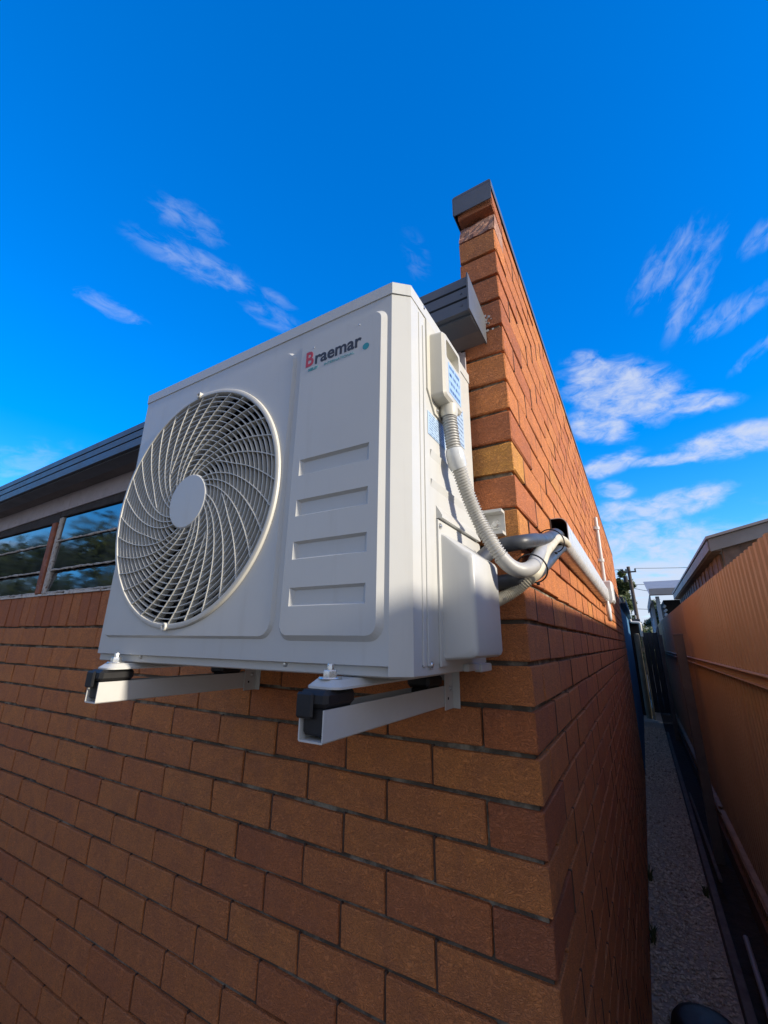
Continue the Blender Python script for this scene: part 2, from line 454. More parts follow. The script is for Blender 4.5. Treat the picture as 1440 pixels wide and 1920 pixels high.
# ------------------------------------------------------------------ mesh helpers
class MB:
    def __init__(s):
        s.v = []
        s.f = []
    def add(s, vs, fs):
        k = len(s.v)
        s.v += [tuple(v) for v in vs]
        s.f += [tuple(i + k for i in f) for f in fs]
        return s
    def box(s, x0, x1, y0, y1, z0, z1):
        return s.add([(x0, y0, z0), (x1, y0, z0), (x1, y1, z0), (x0, y1, z0), (x0, y0, z1), (x1, y0, z1), (x1, y1, z1), (x0, y1, z1)],
                     [(0, 3, 2, 1), (4, 5, 6, 7), (0, 1, 5, 4), (1, 2, 6, 5), (2, 3, 7, 6), (3, 0, 4, 7)])
    def cbox(s, x0, x1, y0, y1, z0, z1, b=0.003):
        lo = (x0, y0, z0); hi = (x1, y1, z1)
        b = min(b, 0.45 * min(abs(hi[i] - lo[i]) for i in range(3)))
        vs = []
        idx = {}
        for c in range(8):
            for a in range(3):
                p = []
                for i in range(3):
                    up = (c >> i) & 1
                    q = hi[i] if up else lo[i]
                    if i != a:
                        q += -b if up else b
                    p.append(q)
                idx[(c, a)] = len(vs)
                vs.append(p)
        fs = []
        for a in range(3):
            o1, o2 = (a + 1) % 3, (a + 2) % 3
            for sgn in (0, 1):
                cs = [(sgn << a) | (i << o1) | (j << o2) for i, j in ((0, 0), (1, 0), (1, 1), (0, 1))]
                fs.append([idx[(c, a)] for c in cs])
            for i in (0, 1):
                for j in (0, 1):
                    c1 = (i << o1) | (j << o2)
                    c2 = c1 | (1 << a)
                    fs.append([idx[(c1, o1)], idx[(c1, o2)], idx[(c2, o2)], idx[(c2, o1)]])
        for c in range(8):
            fs.append([idx[(c, 0)], idx[(c, 1)], idx[(c, 2)]])
        return s.add(vs, fs)
    def prism(s, poly, axis, a, b):
        n = len(poly)
        def mk(p, q):
            if axis == 'x': return (q, p[0], p[1])
            if axis == 'y': return (p[0], q, p[1])
            return (p[0], p[1], q)
        vs = [mk(p, a) for p in poly] + [mk(p, b) for p in poly]
        fs = [tuple(range(n)), tuple(range(n, 2 * n))] + [(i, (i + 1) % n, n + (i + 1) % n, n + i) for i in range(n)]
        return s.add(vs, fs)
    def bridge(s, loops, closed=True):
        n = len(loops[0])
        vs = [p for l in loops for p in l]
        fs = []
        for k in range(len(loops) - 1):
            for i in range(n if closed else n - 1):
                j = (i + 1) % n
                fs.append((k * n + i, k * n + j, (k + 1) * n + j, (k + 1) * n + i))
        return s.add(vs, fs)
    def fill(s, loops):
        ls = [[Vector(p) for p in l] for l in loops]
        tri = tessellate_polygon(ls)
        return s.add([p for l in loops for p in l], [tuple(t) for t in tri])
    def tube(s, path, r, n=12, caps=True, closed=False, sub=0):
        P = [Vector(p) for p in path]
        if sub:
            P = smooth_path(P, sub)
        R = r if isinstance(r, (list, tuple)) else [r] * len(P)
        loops = []
        up = None
        for i, p in enumerate(P):
            a = P[i - 1] if i else (P[-1] if closed else p)
            c = P[(i + 1) % len(P)] if (i < len(P) - 1 or closed) else p
            d = (c - a).normalized()
            if up is None:
                up = d.orthogonal().normalized()
            up = (up - d * up.dot(d))
            up = up.normalized() if up.length > 1e-6 else d.orthogonal().normalized()
            sd = d.cross(up)
            loops.append([p + (up * cos(2 * pi * k / n) + sd * sin(2 * pi * k / n)) * R[i] for k in range(n)])
        if closed:
            loops.append(loops[0])
        s.bridge(loops)
        if caps and not closed:
            k = len(s.v)
            s.add(loops[0], [tuple(range(n))])
            s.add(loops[-1], [tuple(range(n))])
        return s
    def lathe(s, prof, c, axis='y', n=48):
        loops = []
        for r, h in prof:
            l = []
            for k in range(n):
                a = 2 * pi * k / n
                if axis == 'y': l.append((c[0] + r * cos(a), c[1] + h, c[2] + r * sin(a)))
                elif axis == 'x': l.append((c[0] + h, c[1] + r * cos(a), c[2] + r * sin(a)))
                else: l.append((c[0] + r * cos(a), c[1] + r * sin(a), c[2] + h))
            loops.append(l)
        return s.bridge(loops)
    def mesh(s, name, smooth=None, off=(0, 0, 0)):
        m = bpy.data.meshes.new(name)
        m.from_pydata([(v[0] - off[0], v[1] - off[1], v[2] - off[2]) for v in s.v], [], s.f)
        bm = bmesh.new()
        bm.from_mesh(m)
        bmesh.ops.remove_doubles(bm, verts=bm.verts, dist=1e-6)
        bmesh.ops.recalc_face_normals(bm, faces=bm.faces)
        bm.to_mesh(m)
        bm.free()
        if smooth:
            m.shade_smooth()
            m.set_sharp_from_angle(angle=radians(smooth))
        return m
    def build(s, name, mat, parent=None, smooth=None):
        off = wloc(parent) if parent is not None else (0, 0, 0)
        m = s.mesh(name, smooth, off)
        m.materials.append(MATS[mat])
        o = bpy.data.objects.new(name, m)
        COL.objects.link(o)
        if parent is not None:
            o.parent = parent
        return o

def wloc(o):
    p = Vector((0, 0, 0))
    while o is not None:
        p += o.location
        o = o.parent
    return p
def smooth_path(P, sub):
    out = []
    n = len(P)
    for i in range(n - 1):
        p0 = P[max(i - 1, 0)]; p1 = P[i]; p2 = P[i + 1]; p3 = P[min(i + 2, n - 1)]
        for k in range(sub):
            t = k / sub
            out.append(0.5 * ((2 * p1) + (p2 - p0) * t + (2 * p0 - 5 * p1 + 4 * p2 - p3) * t * t + (3 * p1 - p0 - 3 * p2 + p3) * t ** 3))
    out.append(P[-1])
    return out
def resample(P, step):
    out = [P[0].copy()]
    acc = 0.0
    for a, b in zip(P, P[1:]):
        L = (b - a).length
        t = step - acc
        while t <= L:
            out.append(a.lerp(b, t / L))
            t += step
        acc = (acc + L) % step
    return out
def tag(o, label, cat, group=None):
    o['label'] = label
    o['category'] = cat
    if group:
        o['group'] = group
    return o
def thing(name, loc, label, cat, group=None):
    o = bpy.data.objects.new(name, None)
    COL.objects.link(o)
    o.location = loc
    o.empty_display_size = 0.1
    return tag(o, label, cat, group)
def kind(o, k):
    o['kind'] = k
    return o
def settle(mb, name, mat, base, label, cat, group=None, smooth=None):
    """a top-level one-mesh thing with its origin at base"""
    m = mb.mesh(name, smooth, base)
    m.materials.append(MATS[mat])
    o = bpy.data.objects.new(name, m)
    COL.objects.link(o)
    o.location = base
    return tag(o, label, cat, group)
def rrect(x0, x1, z0, z1, r, y, n=6):
    l = []
    for cx, cz, a0 in ((x1 - r, z1 - r, 0), (x0 + r, z1 - r, 90), (x0 + r, z0 + r, 180), (x1 - r, z0 + r, 270)):
        for k in range(n + 1):
            a = radians(a0 + 90 * k / n)
            l.append((cx + r * cos(a), y, cz + r * sin(a)))
    return l
def circle(c, r, y, n=96):
    return [(c[0] + r * cos(2 * pi * k / n), y, c[1] + r * sin(2 * pi * k / n)) for k in range(n)]

# ------------------------------------------------------------------ ground
G = -ZG
mb = MB(); mb.box(-400, 400, -400, 700, G - 0.3, G - 0.004)
kind(mb.build('ground', 'soil'), 'structure')
mb = MB(); mb.box(0.0, 0.37, -0.05, 16, G - 0.1, G)
path = kind(mb.build('gravel_path', 'gravel_bed'), 'structure')
mb = MB(); mb.box(-30, 12.0, -30, -0.0, G - 0.1, G - 0.001)
kind(mb.build('pavement', 'paving'), 'structure')

rnd = random.Random(3)
mb = MB()
OCT = [(1, 0, 0), (-1, 0, 0), (0, 1, 0), (0, -1, 0), (0, 0, 1), (0, 0, -1)]
OCF = [(0, 2, 4), (2, 1, 4), (1, 3, 4), (3, 0, 4), (2, 0, 5), (1, 2, 5), (3, 1, 5), (0, 3, 5)]
for i in range(9500):
    u = rnd.random()
    y = 0.9 + 9.5 * u ** 1.8
    x = rnd.uniform(0.005, 0.362)
    r = rnd.uniform(0.004, 0.0125) * (1.0 if y < 3 else 1.25 if y < 6 else 1.7)
    a = rnd.uniform(0, pi)
    sx, sy, sz = r * rnd.uniform(0.8, 1.3), r * rnd.uniform(0.6, 1.0), r * rnd.uniform(0.45, 0.8)
    vs = []
    for v in OCT:
        q = (v[0] * sx * rnd.uniform(.8, 1.2), v[1] * sy * rnd.uniform(.8, 1.2), v[2] * sz)
        vs.append((x + q[0] * cos(a) - q[1] * sin(a), y + q[0] * sin(a) + q[1] * cos(a), G + 0.002 + sz * 0.5 + q[2]))
    mb.add(vs, OCF)
gr = mb.build('gravel', 'stone')
kind(gr, 'stuff'); tag(gr, 'loose brown and grey gravel covering the narrow path beside the wall', 'gravel')

# ------------------------------------------------------------------ brick walls
HC = 0.086; BH = 0.0755; BL = 0.2257; BW = 0.1085; MOD = 0.2317; PERP = MOD - BL
XEND, YEND = -5.3, 6.40
wall_f = thing('brick_wall', (-2.0, 0.05, G), 'shaded red-brown brick wall under the windows and behind the outdoor unit', 'wall')
wall_s = thing('brick_wall', (-0.05, 3.0, G), 'tall sunlit orange brick side wall running back along the gravel path', 'wall')
SOLD_TOP, SOLD_BOT = -1.056, -1.204

brick_cache = {}
def brick_mesh(L, D, Hh, var):
    key = (round(L, 4), round(D, 4), round(Hh, 4), var)
    if key in brick_cache:
        return brick_cache[key]
    r = random.Random(hash(key) % 99991)
    mb = MB()
    mb.cbox(-L / 2, L / 2, -D / 2, D / 2, -Hh / 2, Hh / 2, 0.0022)
    mb.v = [(v[0] + r.uniform(-.0014, .0014), v[1] + r.uniform(-.0010, .0010), v[2] + r.uniform(-.0019, .0019)) for v in mb.v]
    m = mb.mesh('brick')
    m.materials.append(MATS['brick'])
    brick_cache[key] = m
    return m

bricks = {'f': [], 's': []}      # (centre, (L along x, D along y, H), tint)
rb = random.Random(11)
def tint_for(i, near_corner=False):
    t = rb.betavariate(9, 6)
    if rb.random() < 0.07:
        t *= 0.35
    if i > 13:
        t = 0.58 + (t - 0.58) * 0.6
    return min(0.98, max(0.02, t))
def addb(w, x0, x1, y0, y1, z0, z1, i, tint=None):
    # irregular laying
    j = 0.0014
    bricks[w].append([Vector(((x0 + x1) / 2, (y0 + y1) / 2 + rb.uniform(-j, j) * (w == 'f'), (z0 + z1) / 2 + rb.uniform(-.0009, .0009))) + Vector((rb.uniform(-j, j) * (w == 's'), 0, 0)),
                      (x1 - x0, y1 - y0, z1 - z0), tint if tint is not None else tint_for(i)])
CORNER_T = {-1: .12, 0: .3, 1: .62, 2: .30, 3: .22, 4: .12, 5: .34, 6: .62, 7: .66, 8: .2, 9: .97, 10: .32, 11: .9, 12: .4, 13: .45, 14: .5, 15: .55, 16: .3, 17: .78, 18: .15, 19: .66, 20: .07, 21: .6}
for i in range(-1, 34):
    zt = -i * HC - (HC - BH) / 2
    zb = zt - BH
    if i == -1:
        zt = 0.062
    even = (i % 2 == 0)
    ct = CORNER_T.get(i)
    # side wall
    if even:
        if i == 0:
            addb('s', -BW, 0, BW + PERP, BL, zb, zt, i)         # behind the broken end
        else:
            addb('s', -BW, 0, 0, BL, zb, zt, i, ct)
        y = MOD
    else:
        if i < 14:
            addb('s', -BW, 0, 0, BW, zb, zt, i, ct)
        else:
            addb('f', -BL, 0, 0, BW, zb, zt, i, ct)
        y = BW + PERP
    while y < YEND - 0.02:
        y1 = min(y + BL, YEND)
        addb('s', -BW, 0, y, y1, zb, zt, i)
        y += MOD
    # front wall
    if i >= 14:
        x = -(BW + PERP) if even else -MOD
        while x > XEND + 0.02:
            addb('f', max(x - BL, XEND), x, 0, BW, zb, zt, i)
            x -= MOD
x = -(BW + PERP)
while x > XEND + 0.02:
    addb('f', x - 0.0765, x, 0, BW, SOLD_BOT + 0.005, SOLD_TOP, 12, 0.20 + 0.30 * rb.random())
    x -= 0.0825

def brick_area(b):
    c, s, _ = b
    pts = []
    for dx in (-.5, .5):
        for dz in (-.5, .5):
            for dy in (-.5, .5):
                q = project((c.x + dx * s[0], c.y + dy * s[1], c.z + dz * s[2] + ZG))
                if q is None:
                    return 0
                pts.append((min(max(q[0], 0), 1440), min(max(q[1], 0), 1920)))
    w = max(p[0] for p in pts) - min(p[0] for p in pts)
    h = max(p[1] for p in pts) - min(p[1] for p in pts)
    if c.x < -0.15 and c.z > -1.27 and c.x > -0.95:      # hidden behind the unit
        return 0.01 * w * h
    return w * h
for key, wall in (('f', wall_f), ('s', wall_s)):
    L = sorted(bricks[key], key=brick_area, reverse=True)
    base = wloc(wall)
    for b in L[:300]:
        c, s, tn = b
        var = rb.randrange(4)
        rot = 0
        if key == 's' and s[1] > s[0] * 1.2:
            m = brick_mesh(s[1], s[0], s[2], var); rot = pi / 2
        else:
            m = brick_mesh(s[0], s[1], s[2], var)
        o = bpy.data.objects.new('brick', m)
        COL.objects.link(o)
        o.parent = wall
        o.location = c - base
        o.rotation_euler = (rb.choice((0, pi)) + rb.uniform(-.004, .004), rb.uniform(-.004, .004), rot + rb.choice((0, pi)))
        o.color = (tn, rb.random(), rb.random(), 1)
    mb = MB(); cols = []
    for c, s, tn in L[300:]:
        n0 = len(mb.f)
        mb.cbox(c.x - s[0] / 2, c.x + s[0] / 2, c.y - s[1] / 2, c.y + s[1] / 2, c.z - s[2] / 2, c.z + s[2] / 2, 0.0022)
        cols += [(tn, rb.random(), rb.random(), 1)] * (len(mb.f) - n0)
    me = bpy.data.meshes.new('brickwork')
    me.from_pydata([tuple(Vector(v) - base) for v in mb.v], [], mb.f)
    at = me.color_attributes.new('tint', 'FLOAT_COLOR', 'CORNER')
    for p in me.polygons:
        for li in p.loop_indices:
            at.data[li].color = cols[p.index]
    bmn = bmesh.new(); bmn.from_mesh(me); bmesh.ops.recalc_face_normals(bmn, faces=bmn.faces); bmn.to_mesh(me); bmn.free()
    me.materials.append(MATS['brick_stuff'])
    o = bpy.data.objects.new('brickwork', me)
    COL.objects.link(o); o.parent = wall
    kind(o, 'stuff')
# mortar cores, raked back
REC = 0.0095
mb = MB(); mb.box(XEND, -BW + 0.03, REC + 0.0012, BW - 0.004, G, SOLD_TOP - 0.004)
mb.build('mortar', 'mortar', wall_f)
mb = MB(); mb.box(-BW + REC, -REC, REC, YEND - 0.004, G, -0.083); mb.box(-BW + REC, -REC, 0.05, YEND - 0.004, -0.0828, 0.015)
mb.build('mortar', 'mortar', wall_s)
# cross joints between the bricks of a course, pointed almost flush
for key, wall in (('f', wall_f), ('s', wall_s)):
    mb = MB()
    for c, sz, tn in bricks[key]:
        z0, z1 = c.z - sz[2] / 2 - .002, c.z + sz[2] / 2 + .002
        if key == 'f':
            x = c.x - sz[0] / 2
            mb.box(x - PERP + .0004, x - .0004, 0.0042, 0.03, z0, z1)
        else:
            y = c.y + sz[1] / 2
            if y < YEND - .02:
                mb.box(-0.03, 0.0004, y + .0004, y + PERP - .0004, z0 + .002, z1 - .002)
    kind(mb.build('cross_joints', 'perp_mortar', wall), 'stuff')
# broken brick at the top of the corner
mb = MB()
nx, nz = 7, 5
loop = []
for j in range(nz + 1):
    row = []
    for i in range(nx + 1):
        u, v = i / nx, j / nz
        dep = 0.006 + 0.022 * max(0, v - 0.25 + 0.25 * (1 - u)) + random.uniform(-.003, .003)
        row.append((-BW + BW * u, dep, -HC + 0.005 + BH * v))
    loop.append(row)
mb.bridge(loop, closed=False)
back = [(-BW, BW, -HC + .005), (0, BW, -HC + .005), (0, BW, -0.005), (-BW, BW, -0.005)]
mb.add([loop[0][0], loop[0][-1], loop[-1][-1], loop[-1][0]] + back, [(0, 1, 5, 4), (1, 2, 6, 5), (2, 3, 7, 6), (3, 0, 4, 7), (4, 5, 6, 7)])
bb = mb.build('brick', 'broken_brick', wall_s)
bb['label'] = 'spalled brick with its face broken off below the capping'
# metal capping over the side wall
mb = MB()
mb.prism([(-0.118, 0.022), (-0.118, 0.090), (-0.112, 0.095), (0.0, 0.095), (0.0048, 0.090), (0.0048, 0.063), (0.003, 0.063), (0.003, 0.086), (-0.115, 0.086), (-0.115, 0.022)], 'y', -0.012, YEND)
mb.box(-0.1145, 0.0028, -0.0118, -0.009, 0.018, 0.0855)
mb.build('capping', 'flashing', wall_s)
# a dab of old mortar / paint splash near the eave
mb = MB()
for k in range(26):
    x = random.gauss(-0.045, 0.016); z = -0.405 + random.gauss(0, 0.016); r = random.uniform(.0015, .005)
    mb.add([(x + r * cos(a), -0.0022, z + r * sin(a)) for a in [2 * pi * q / 7 for q in range(7)]], [tuple(range(7))])
sp = mb.build('mortar_splash', 'sill_paint', wall_s)

# ------------------------------------------------------------------ eave over the windows
SL = 0.0215       # slight fall to the left
def ez(x, z): return z + SL * (x + 0.044)
EX0, EX1 = -5.3, -0.044
eave = thing('roof_eave', (-2.0, 0.2, -0.47), 'charcoal metal eave with grooved fascia above the windows, ending at the brick pier', 'eave')
def xbar(mb, x0, x1, poly):
    """prism along x following the fall of the eave; poly in (y,z)"""
    n = len(poly)
    vs = [(x0, y, ez(x0, z)) for y, z in poly] + [(x1, y, ez(x1, z)) for y, z in poly]
    return mb.add(vs, [tuple(range(n)), tuple(range(n, 2 * n))] + [(i, (i + 1) % n, n + (i + 1) % n, n + i) for i in range(n)])
for z0, z1 in ((-0.471, -0.434), (-0.430, -0.399), (-0.395, -0.366)):
    mb = MB(); xbar(mb, EX0, EX1 - .003, [(-0.136, z0), (-0.136, z1 - .003), (-0.133, z1), (-0.118, z1), (-0.118, z0)])
    mb.build('fascia_board', 'fascia', eave)
mb = MB(); xbar(mb, EX0, EX1 - .004, [(-0.126, -0.47), (-0.126, -0.368), (-0.110, -0.368), (-0.110, -0.47)]); mb.build('fascia_backing', 'dark_inside', eave)
mb = MB(); xbar(mb, EX0, EX1 - .003, [(-0.1175, -0.475), (-0.1175, -0.468), (-0.004, -0.468), (-0.004, -0.475)]); mb.build('soffit', 'soffit', eave)
mb = MB(); xbar(mb, EX0, EX1 - .003, [(-0.121, -0.478), (-0.121, -0.472), (-0.060, -0.472), (-0.060, -0.478)]); mb.build('soffit_strip', 'fascia', eave)
mb = MB(); mb.prism([(-0.142, -0.474), (-0.142, -0.363), (-0.002, -0.395), (-0.002, -0.478)], 'x', EX1 - .003, EX1 + .001); mb.build('end_cap', 'flashing', eave)
for z in (-0.452, -0.415):
    mb = MB(); mb.lathe([(0.0, -0.0025), (0.0025, -0.002), (0.003, 0)], (EX1 - .02, -0.136, z), 'y', 8)
    mb.build('rivet', 'fascia', eave, 30)
mb = MB(); xbar(mb, EX0, -0.112, [(-0.12, -0.375), (-0.12, -0.366), (6.0, -0.366), (6.0, -0.375)]); mb.build('roof_sheet', 'roof_sheet', eave)
for x0, x1 in ((EX0, -3.55), (-3.547, -2.262), (-2.259, -0.118)):
    mb = MB(); xbar(mb, x0, x1, [(-0.003, -0.565), (-0.003, -0.474), (0.025, -0.474), (0.025, -0.565)]); mb.build('frieze_board', 'frieze', eave)
mb = MB(); mb.cbox(-0.121, -0.104, -0.006, -0.001, -0.79, -0.482, .001); mb.build('trim_strip', 'frieze', eave)

# ------------------------------------------------------------------ louvre windows
def window(x0, x1, label):
    w = thing('louvre_window', ((x0 + x1) / 2, 0.05, SOLD_TOP), label, 'window', 'louvre windows under the eave')
    zt = ez((x0 + x1) / 2, -0.563)
    mb = MB(); mb.cbox(x0, x1, 0.004, 0.06, zt - 0.045, zt + 0.03, .003); mb.build('head_frame', 'head_dark', w)
    mb = MB(); mb.cbox(x0, x0 + 0.035, 0.003, 0.062, SOLD_TOP + 0.012, zt - 0.046, .004); mb.build('jamb', 'flaky_white', w)
    mb = MB(); mb.cbox(x1 - 0.05, x1, -0.006, 0.066, SOLD_TOP + 0.012, zt - 0.046, .004); mb.build('mullion', 'rust_frame', w)
    mb = MB()
    n = 26
    top = []
    for k in range(n):
        xa = x0 + (x1 - x0) * k / n; xb = x0 + (x1 - x0) * (k + 1) / n
        zz = SOLD_TOP + 0.010 + random.uniform(-.004, .004)
        mb.box(xa, xb, -0.006 + random.uniform(-.003, .003), 0.075, SOLD_TOP + 0.0005, zz)
    mb.build('sill', 'sill_paint', w)
    ed = [zt - 0.05, -0.780 + SL * ((x0 + x1) / 2 + 2) * 0.3, -0.930, SOLD_TOP + 0.014]
    for q_, (a, b) in enumerate(zip(ed, ed[1:])):
        mb = MB()
        tl = (.0022, .0035, .013)[q_]
        mb.prism([(0.010, b + .002), (0.010 + tl, a - .004), (0.015 + tl, a - .004), (0.015, b + .002)], 'x', x0 + 0.0355, x1 - 0.0505)
        pn = mb.build('pane', 'glass', w)
        mb = MB()
        P = []
        for k in range(40):
            xx = x0 + .036 + (x1 - x0 - .087) * k / 39
            P.append((xx, 0.0075 + random.uniform(-.001, .001), b + 0.003 + random.uniform(-.0018, .0018)))
        mb.tube(P, [0.0045 + random.uniform(-.0016, .002) for _ in P], 6)
        mb.build('putty_bead', 'flaky_white', pn)
    return w
window(-3.56, -2.352, 'louvre window with rusty mullion at the left edge of the photo')
window(-2.35, -1.18, 'louvre window directly left of the outdoor unit, reflecting trees')
window(-1.178, -0.122, 'louvre window behind the outdoor unit, nearest the brick corner')
mb = MB(); mb.box(-5.2, -0.112, 0.11, 0.13, SOLD_TOP + .01, -0.49)
settle(mb, 'backdrop', 'room_dark', (-2.6, 0.12, SOLD_TOP), 'near-black sheet standing in for the dark room behind the louvre glass', 'backdrop')  # darkness of the room imitated by a near-black sheet

# ------------------------------------------------------------------ air conditioner
ax0, ax1 = -0.943, -0.092
YF, YB = -0.385, -0.030
ZT, ZB = -0.573, -1.300
ac = thing('air_conditioner', (-0.52, -0.2, ZB), 'cream outdoor air conditioner unit with round fan grille on wall brackets', 'air conditioner')
plan = [(-0.925, YF), (-0.120, YF), (ax1, -0.360), (ax1, YB), (ax0, YB), (ax0, -0.365)]
def scaled(pl, d):
    cx, cy = -0.515, -0.2
    return [(x + (d if x > cx else -d), y + (d if y > cy else -d)) for x, y in pl]
# casing (sides and back, open to the front)
mb = MB()
lo = [(x, y, -1.282) for x, y in plan]; hi = [(x, y, -0.601) for x, y in plan]
n = len(plan)
for i in range(1, n):
    j = (i + 1) % n
    mb.add([lo[i], lo[j], hi[j], hi[i]], [(0, 1, 2, 3)])
mb.build('casing', 'cream', ac)
# lid
mb = MB()
pl = scaled(plan, 0.002); pi_ = scaled(plan, -0.004)
mb.bridge([[(x, y, -0.603) for x, y in pl], [(x, y, ZT - 0.004) for x, y in pl], [(x, y, ZT) for x, y in pi_]])
mb.fill([[(x, y, ZT) for x, y in pi_]])
mb.fill([[(x, y, -0.603) for x, y in pl]])
mb.build('lid', 'cream', ac)
# base pan, set back at the front
mb = MB()
pb = [(-0.930, YF + 0.010), (-0.118, YF + 0.010), (ax1 - 0.001, -0.357), (ax1 - 0.001, YB), (ax0 + .002, YB), (ax0 + .002, -0.36)]
mb.bridge([[(x, y, -1.281) for x, y in pb], [(x, y, ZB + .002) for x, y in pb], [(x, y, ZB) for x, y in scaled(pb, -0.003)]])
mb.fill([[(x, y, ZB) for x, y in scaled(pb, -0.003)]])
mb.fill([[(x, y, -1.281) for x, y in pb]])
mb.build('base_pan', 'cream', ac)
# front panel with raised panels, fan opening and pressed recesses
FC = (-0.650, -0.946); FR = 0.2845
front = MB()
fx0, fx1, fz0, fz1 = -0.925, -0.120, -1.283, -0.601
P1o = rrect(-0.917, -0.356, -1.247, -0.640, 0.030, YF)
P1i = rrect(-0.912, -0.361, -1.242, -0.645, 0.026, YF - 0.006)
P2o = rrect(-0.343, -0.129, -1.249, -0.630, 0.026, YF)
P2i = rrect(-0.335, -0.1385, -1.240, -0.638, 0.018, YF - 0.008)
front.fill([[(fx0, YF, fz0), (fx1, YF, fz0), (fx1, YF, fz1), (fx0, YF, fz1)], P1o, P2o])
front.bridge([P1o, P1i]); front.bridge([P2o, P2i])
front.fill([P1i, circle(FC, FR, YF - 0.006)])
front.bridge([circle(FC, FR, YF - 0.006), circle(FC, FR, YF + 0.03)])
holes = []
for za, zb in ((-0.915, -0.948), (-0.997, -1.029), (-1.077, -1.110), (-1.160, -1.192)):
    y1 = YF - 0.008
    o_ = [(-0.3175, y1, zb), (-0.1585, y1, zb), (-0.1585, y1, za), (-0.3175, y1, za)]
    i_ = [(-0.3105, y1 + 0.0060, zb + 0.0035), (-0.1655, y1 + 0.0060, zb + 0.0035), (-0.1655, y1 + 0.0060, za - 0.0045), (-0.3105, y1 + 0.0060, za - 0.0045)]
    holes.append(o_)
    front.bridge([o_, i_])
    front.add(i_, [(0, 1, 2, 3)])
front.fill([P2i] + holes)
# lower return lip and corner foot
front.add([(fx0, YF, fz0), (fx1, YF, fz0), (fx1, YF + .012, fz0 - .003), (fx0, YF + .012, fz0 - .003)], [(0, 1, 2, 3)])
fp = front.build('front_panel', 'cream', ac)
mb = MB(); mb.prism([(-0.121, YF + .0005), (-0.120, YF), (ax1 + .0008, -0.3605), (ax1 + .0008, -0.331), (ax1 - .004, -0.331), (ax1 - .004, -0.357)], 'z', -1.297, -0.604)
mb.build('corner_post', 'cream', ac)
# fan grille
gr = MB()
prof = [(FR - .0005, YF + .004), (FR - .0005, YF - 0.0085), (FR - .002, YF - 0.0115), (FR - .006, YF - 0.013), (FR - .011, YF - 0.0125), (FR - .0135, YF - 0.006), (FR - .0135, YF + .012)]
gr.bridge([circle(FC, r, y, 120) for r, y in prof])
grille = gr.build('fan_grille', 'grille', ac, 40)
HR = 0.0655
mb = MB()
mb.bridge([circle(FC, r, y, 64) for r, y in ((HR, YF + .004), (HR, YF - .010), (HR - .003, YF - .0128), (HR - .008, YF - .0128))])
mb.fill([circle(FC, HR - .008, YF - .0128, 64)])
mb.build('hub', 'cream', grille, 35)
for k in range(16):
    r = 0.0775 + 0.01235 * k
    n = 72 if r < .15 else 108
    mb = MB()
    yf = YF - 0.0105; yb = YF - 0.0020; th = 0.0012
    mb.bridge([circle(FC, r - th, yb, n), circle(FC, r - th * .8, yf, n), circle(FC, r + th * .8, yf, n), circle(FC, r + th, yb, n), circle(FC, r - th, yb, n)])
    mb.build('ring', 'grille', grille, 40)
NR = 32
for k in range(NR):
    a0 = 2 * pi * k / NR + radians(3)
    r0 = HR - .001 if k % 4 != 1 else 0.118
    loops = []
    m = 22
    for q in range(m + 1):
        r = r0 + (FR - .013 - r0) * q / m
        a = a0 - radians(43) * math.log(r / .069)
        if k % 4 == 1:      # forks off its neighbour
            f = max(0, 1 - q / 7.0)
            a += f * f * 2 * pi / NR * 0.72
        ta = a - math.atan(radians(43) / 1.0)        # tangent direction of a log spiral
        px, pz = FC[0] + r * cos(a), FC[1] + r * sin(a)
        nx_, nz_ = -sin(ta), cos(ta)
        th = 0.0012
        yf = YF - 0.0118; yb = YF + 0.004
        loops.append([(px - nx_ * th, yb, pz - nz_ * th), (px - nx_ * th * .8, yf, pz - nz_ * th * .8), (px + nx_ * th * .8, yf, pz + nz_ * th * .8), (px + nx_ * th, yb, pz + nz_ * th)])
    mb = MB()
    mb.bridge(loops)
    mb.add(loops[0], [(0, 1, 2, 3)]); mb.add(loops[-1], [(0, 1, 2, 3)])
    mb.build('rib', 'grille', grille, 50)
for sx_, sz_ in ((-0.667, -0.664), (-0.657, -1.2245)):
    mb = MB(); mb.lathe([(0.0, -.011), (0.0035, -.011), (0.0042, -.0165), (0.0075, -.0165), (0.0085, -.014), (0.0085, 0.0)], (sx_, YF, sz_), 'y', 18)
    mb.build('screw_boss', 'grille', grille, 40)
# fan behind
mb = MB()
mb.bridge([circle(FC, .283, YF + .006, 64), circle(FC, .272, YF + .05, 64), circle(FC, .272, YF + .16, 64)])
mb.build('fan_shroud', 'fan_blade', ac, 40)
mb = MB(); mb.box(ax0 + .01, ax1 - .012, YF + .165, YF + .17, -1.275, -0.61); mb.build('coil', 'dark_inside', ac)
fan = MB()
fan.lathe([(0.0, -.02), (.05, -.02), (.06, -.01), (.06, .06)], (FC[0], YF + .07, FC[1]), 'y', 32)
for k in range(3):
    rows = []
    for q in range(9):
        r = .05 + .205 * q / 8
        row = []
        for s_ in range(7):
            a = 2 * pi * k / 3 + radians(75) * (s_ / 6) * (1 - .15 * q / 8) - .6 * q / 8
            row.append((FC[0] + r * cos(a), YF + .055 + .055 * (s_ / 6), FC[1] + r * sin(a)))
        rows.append(row)
    fan.bridge(rows, closed=False)
fan.build('fan', 'fan_blade', ac, 40)
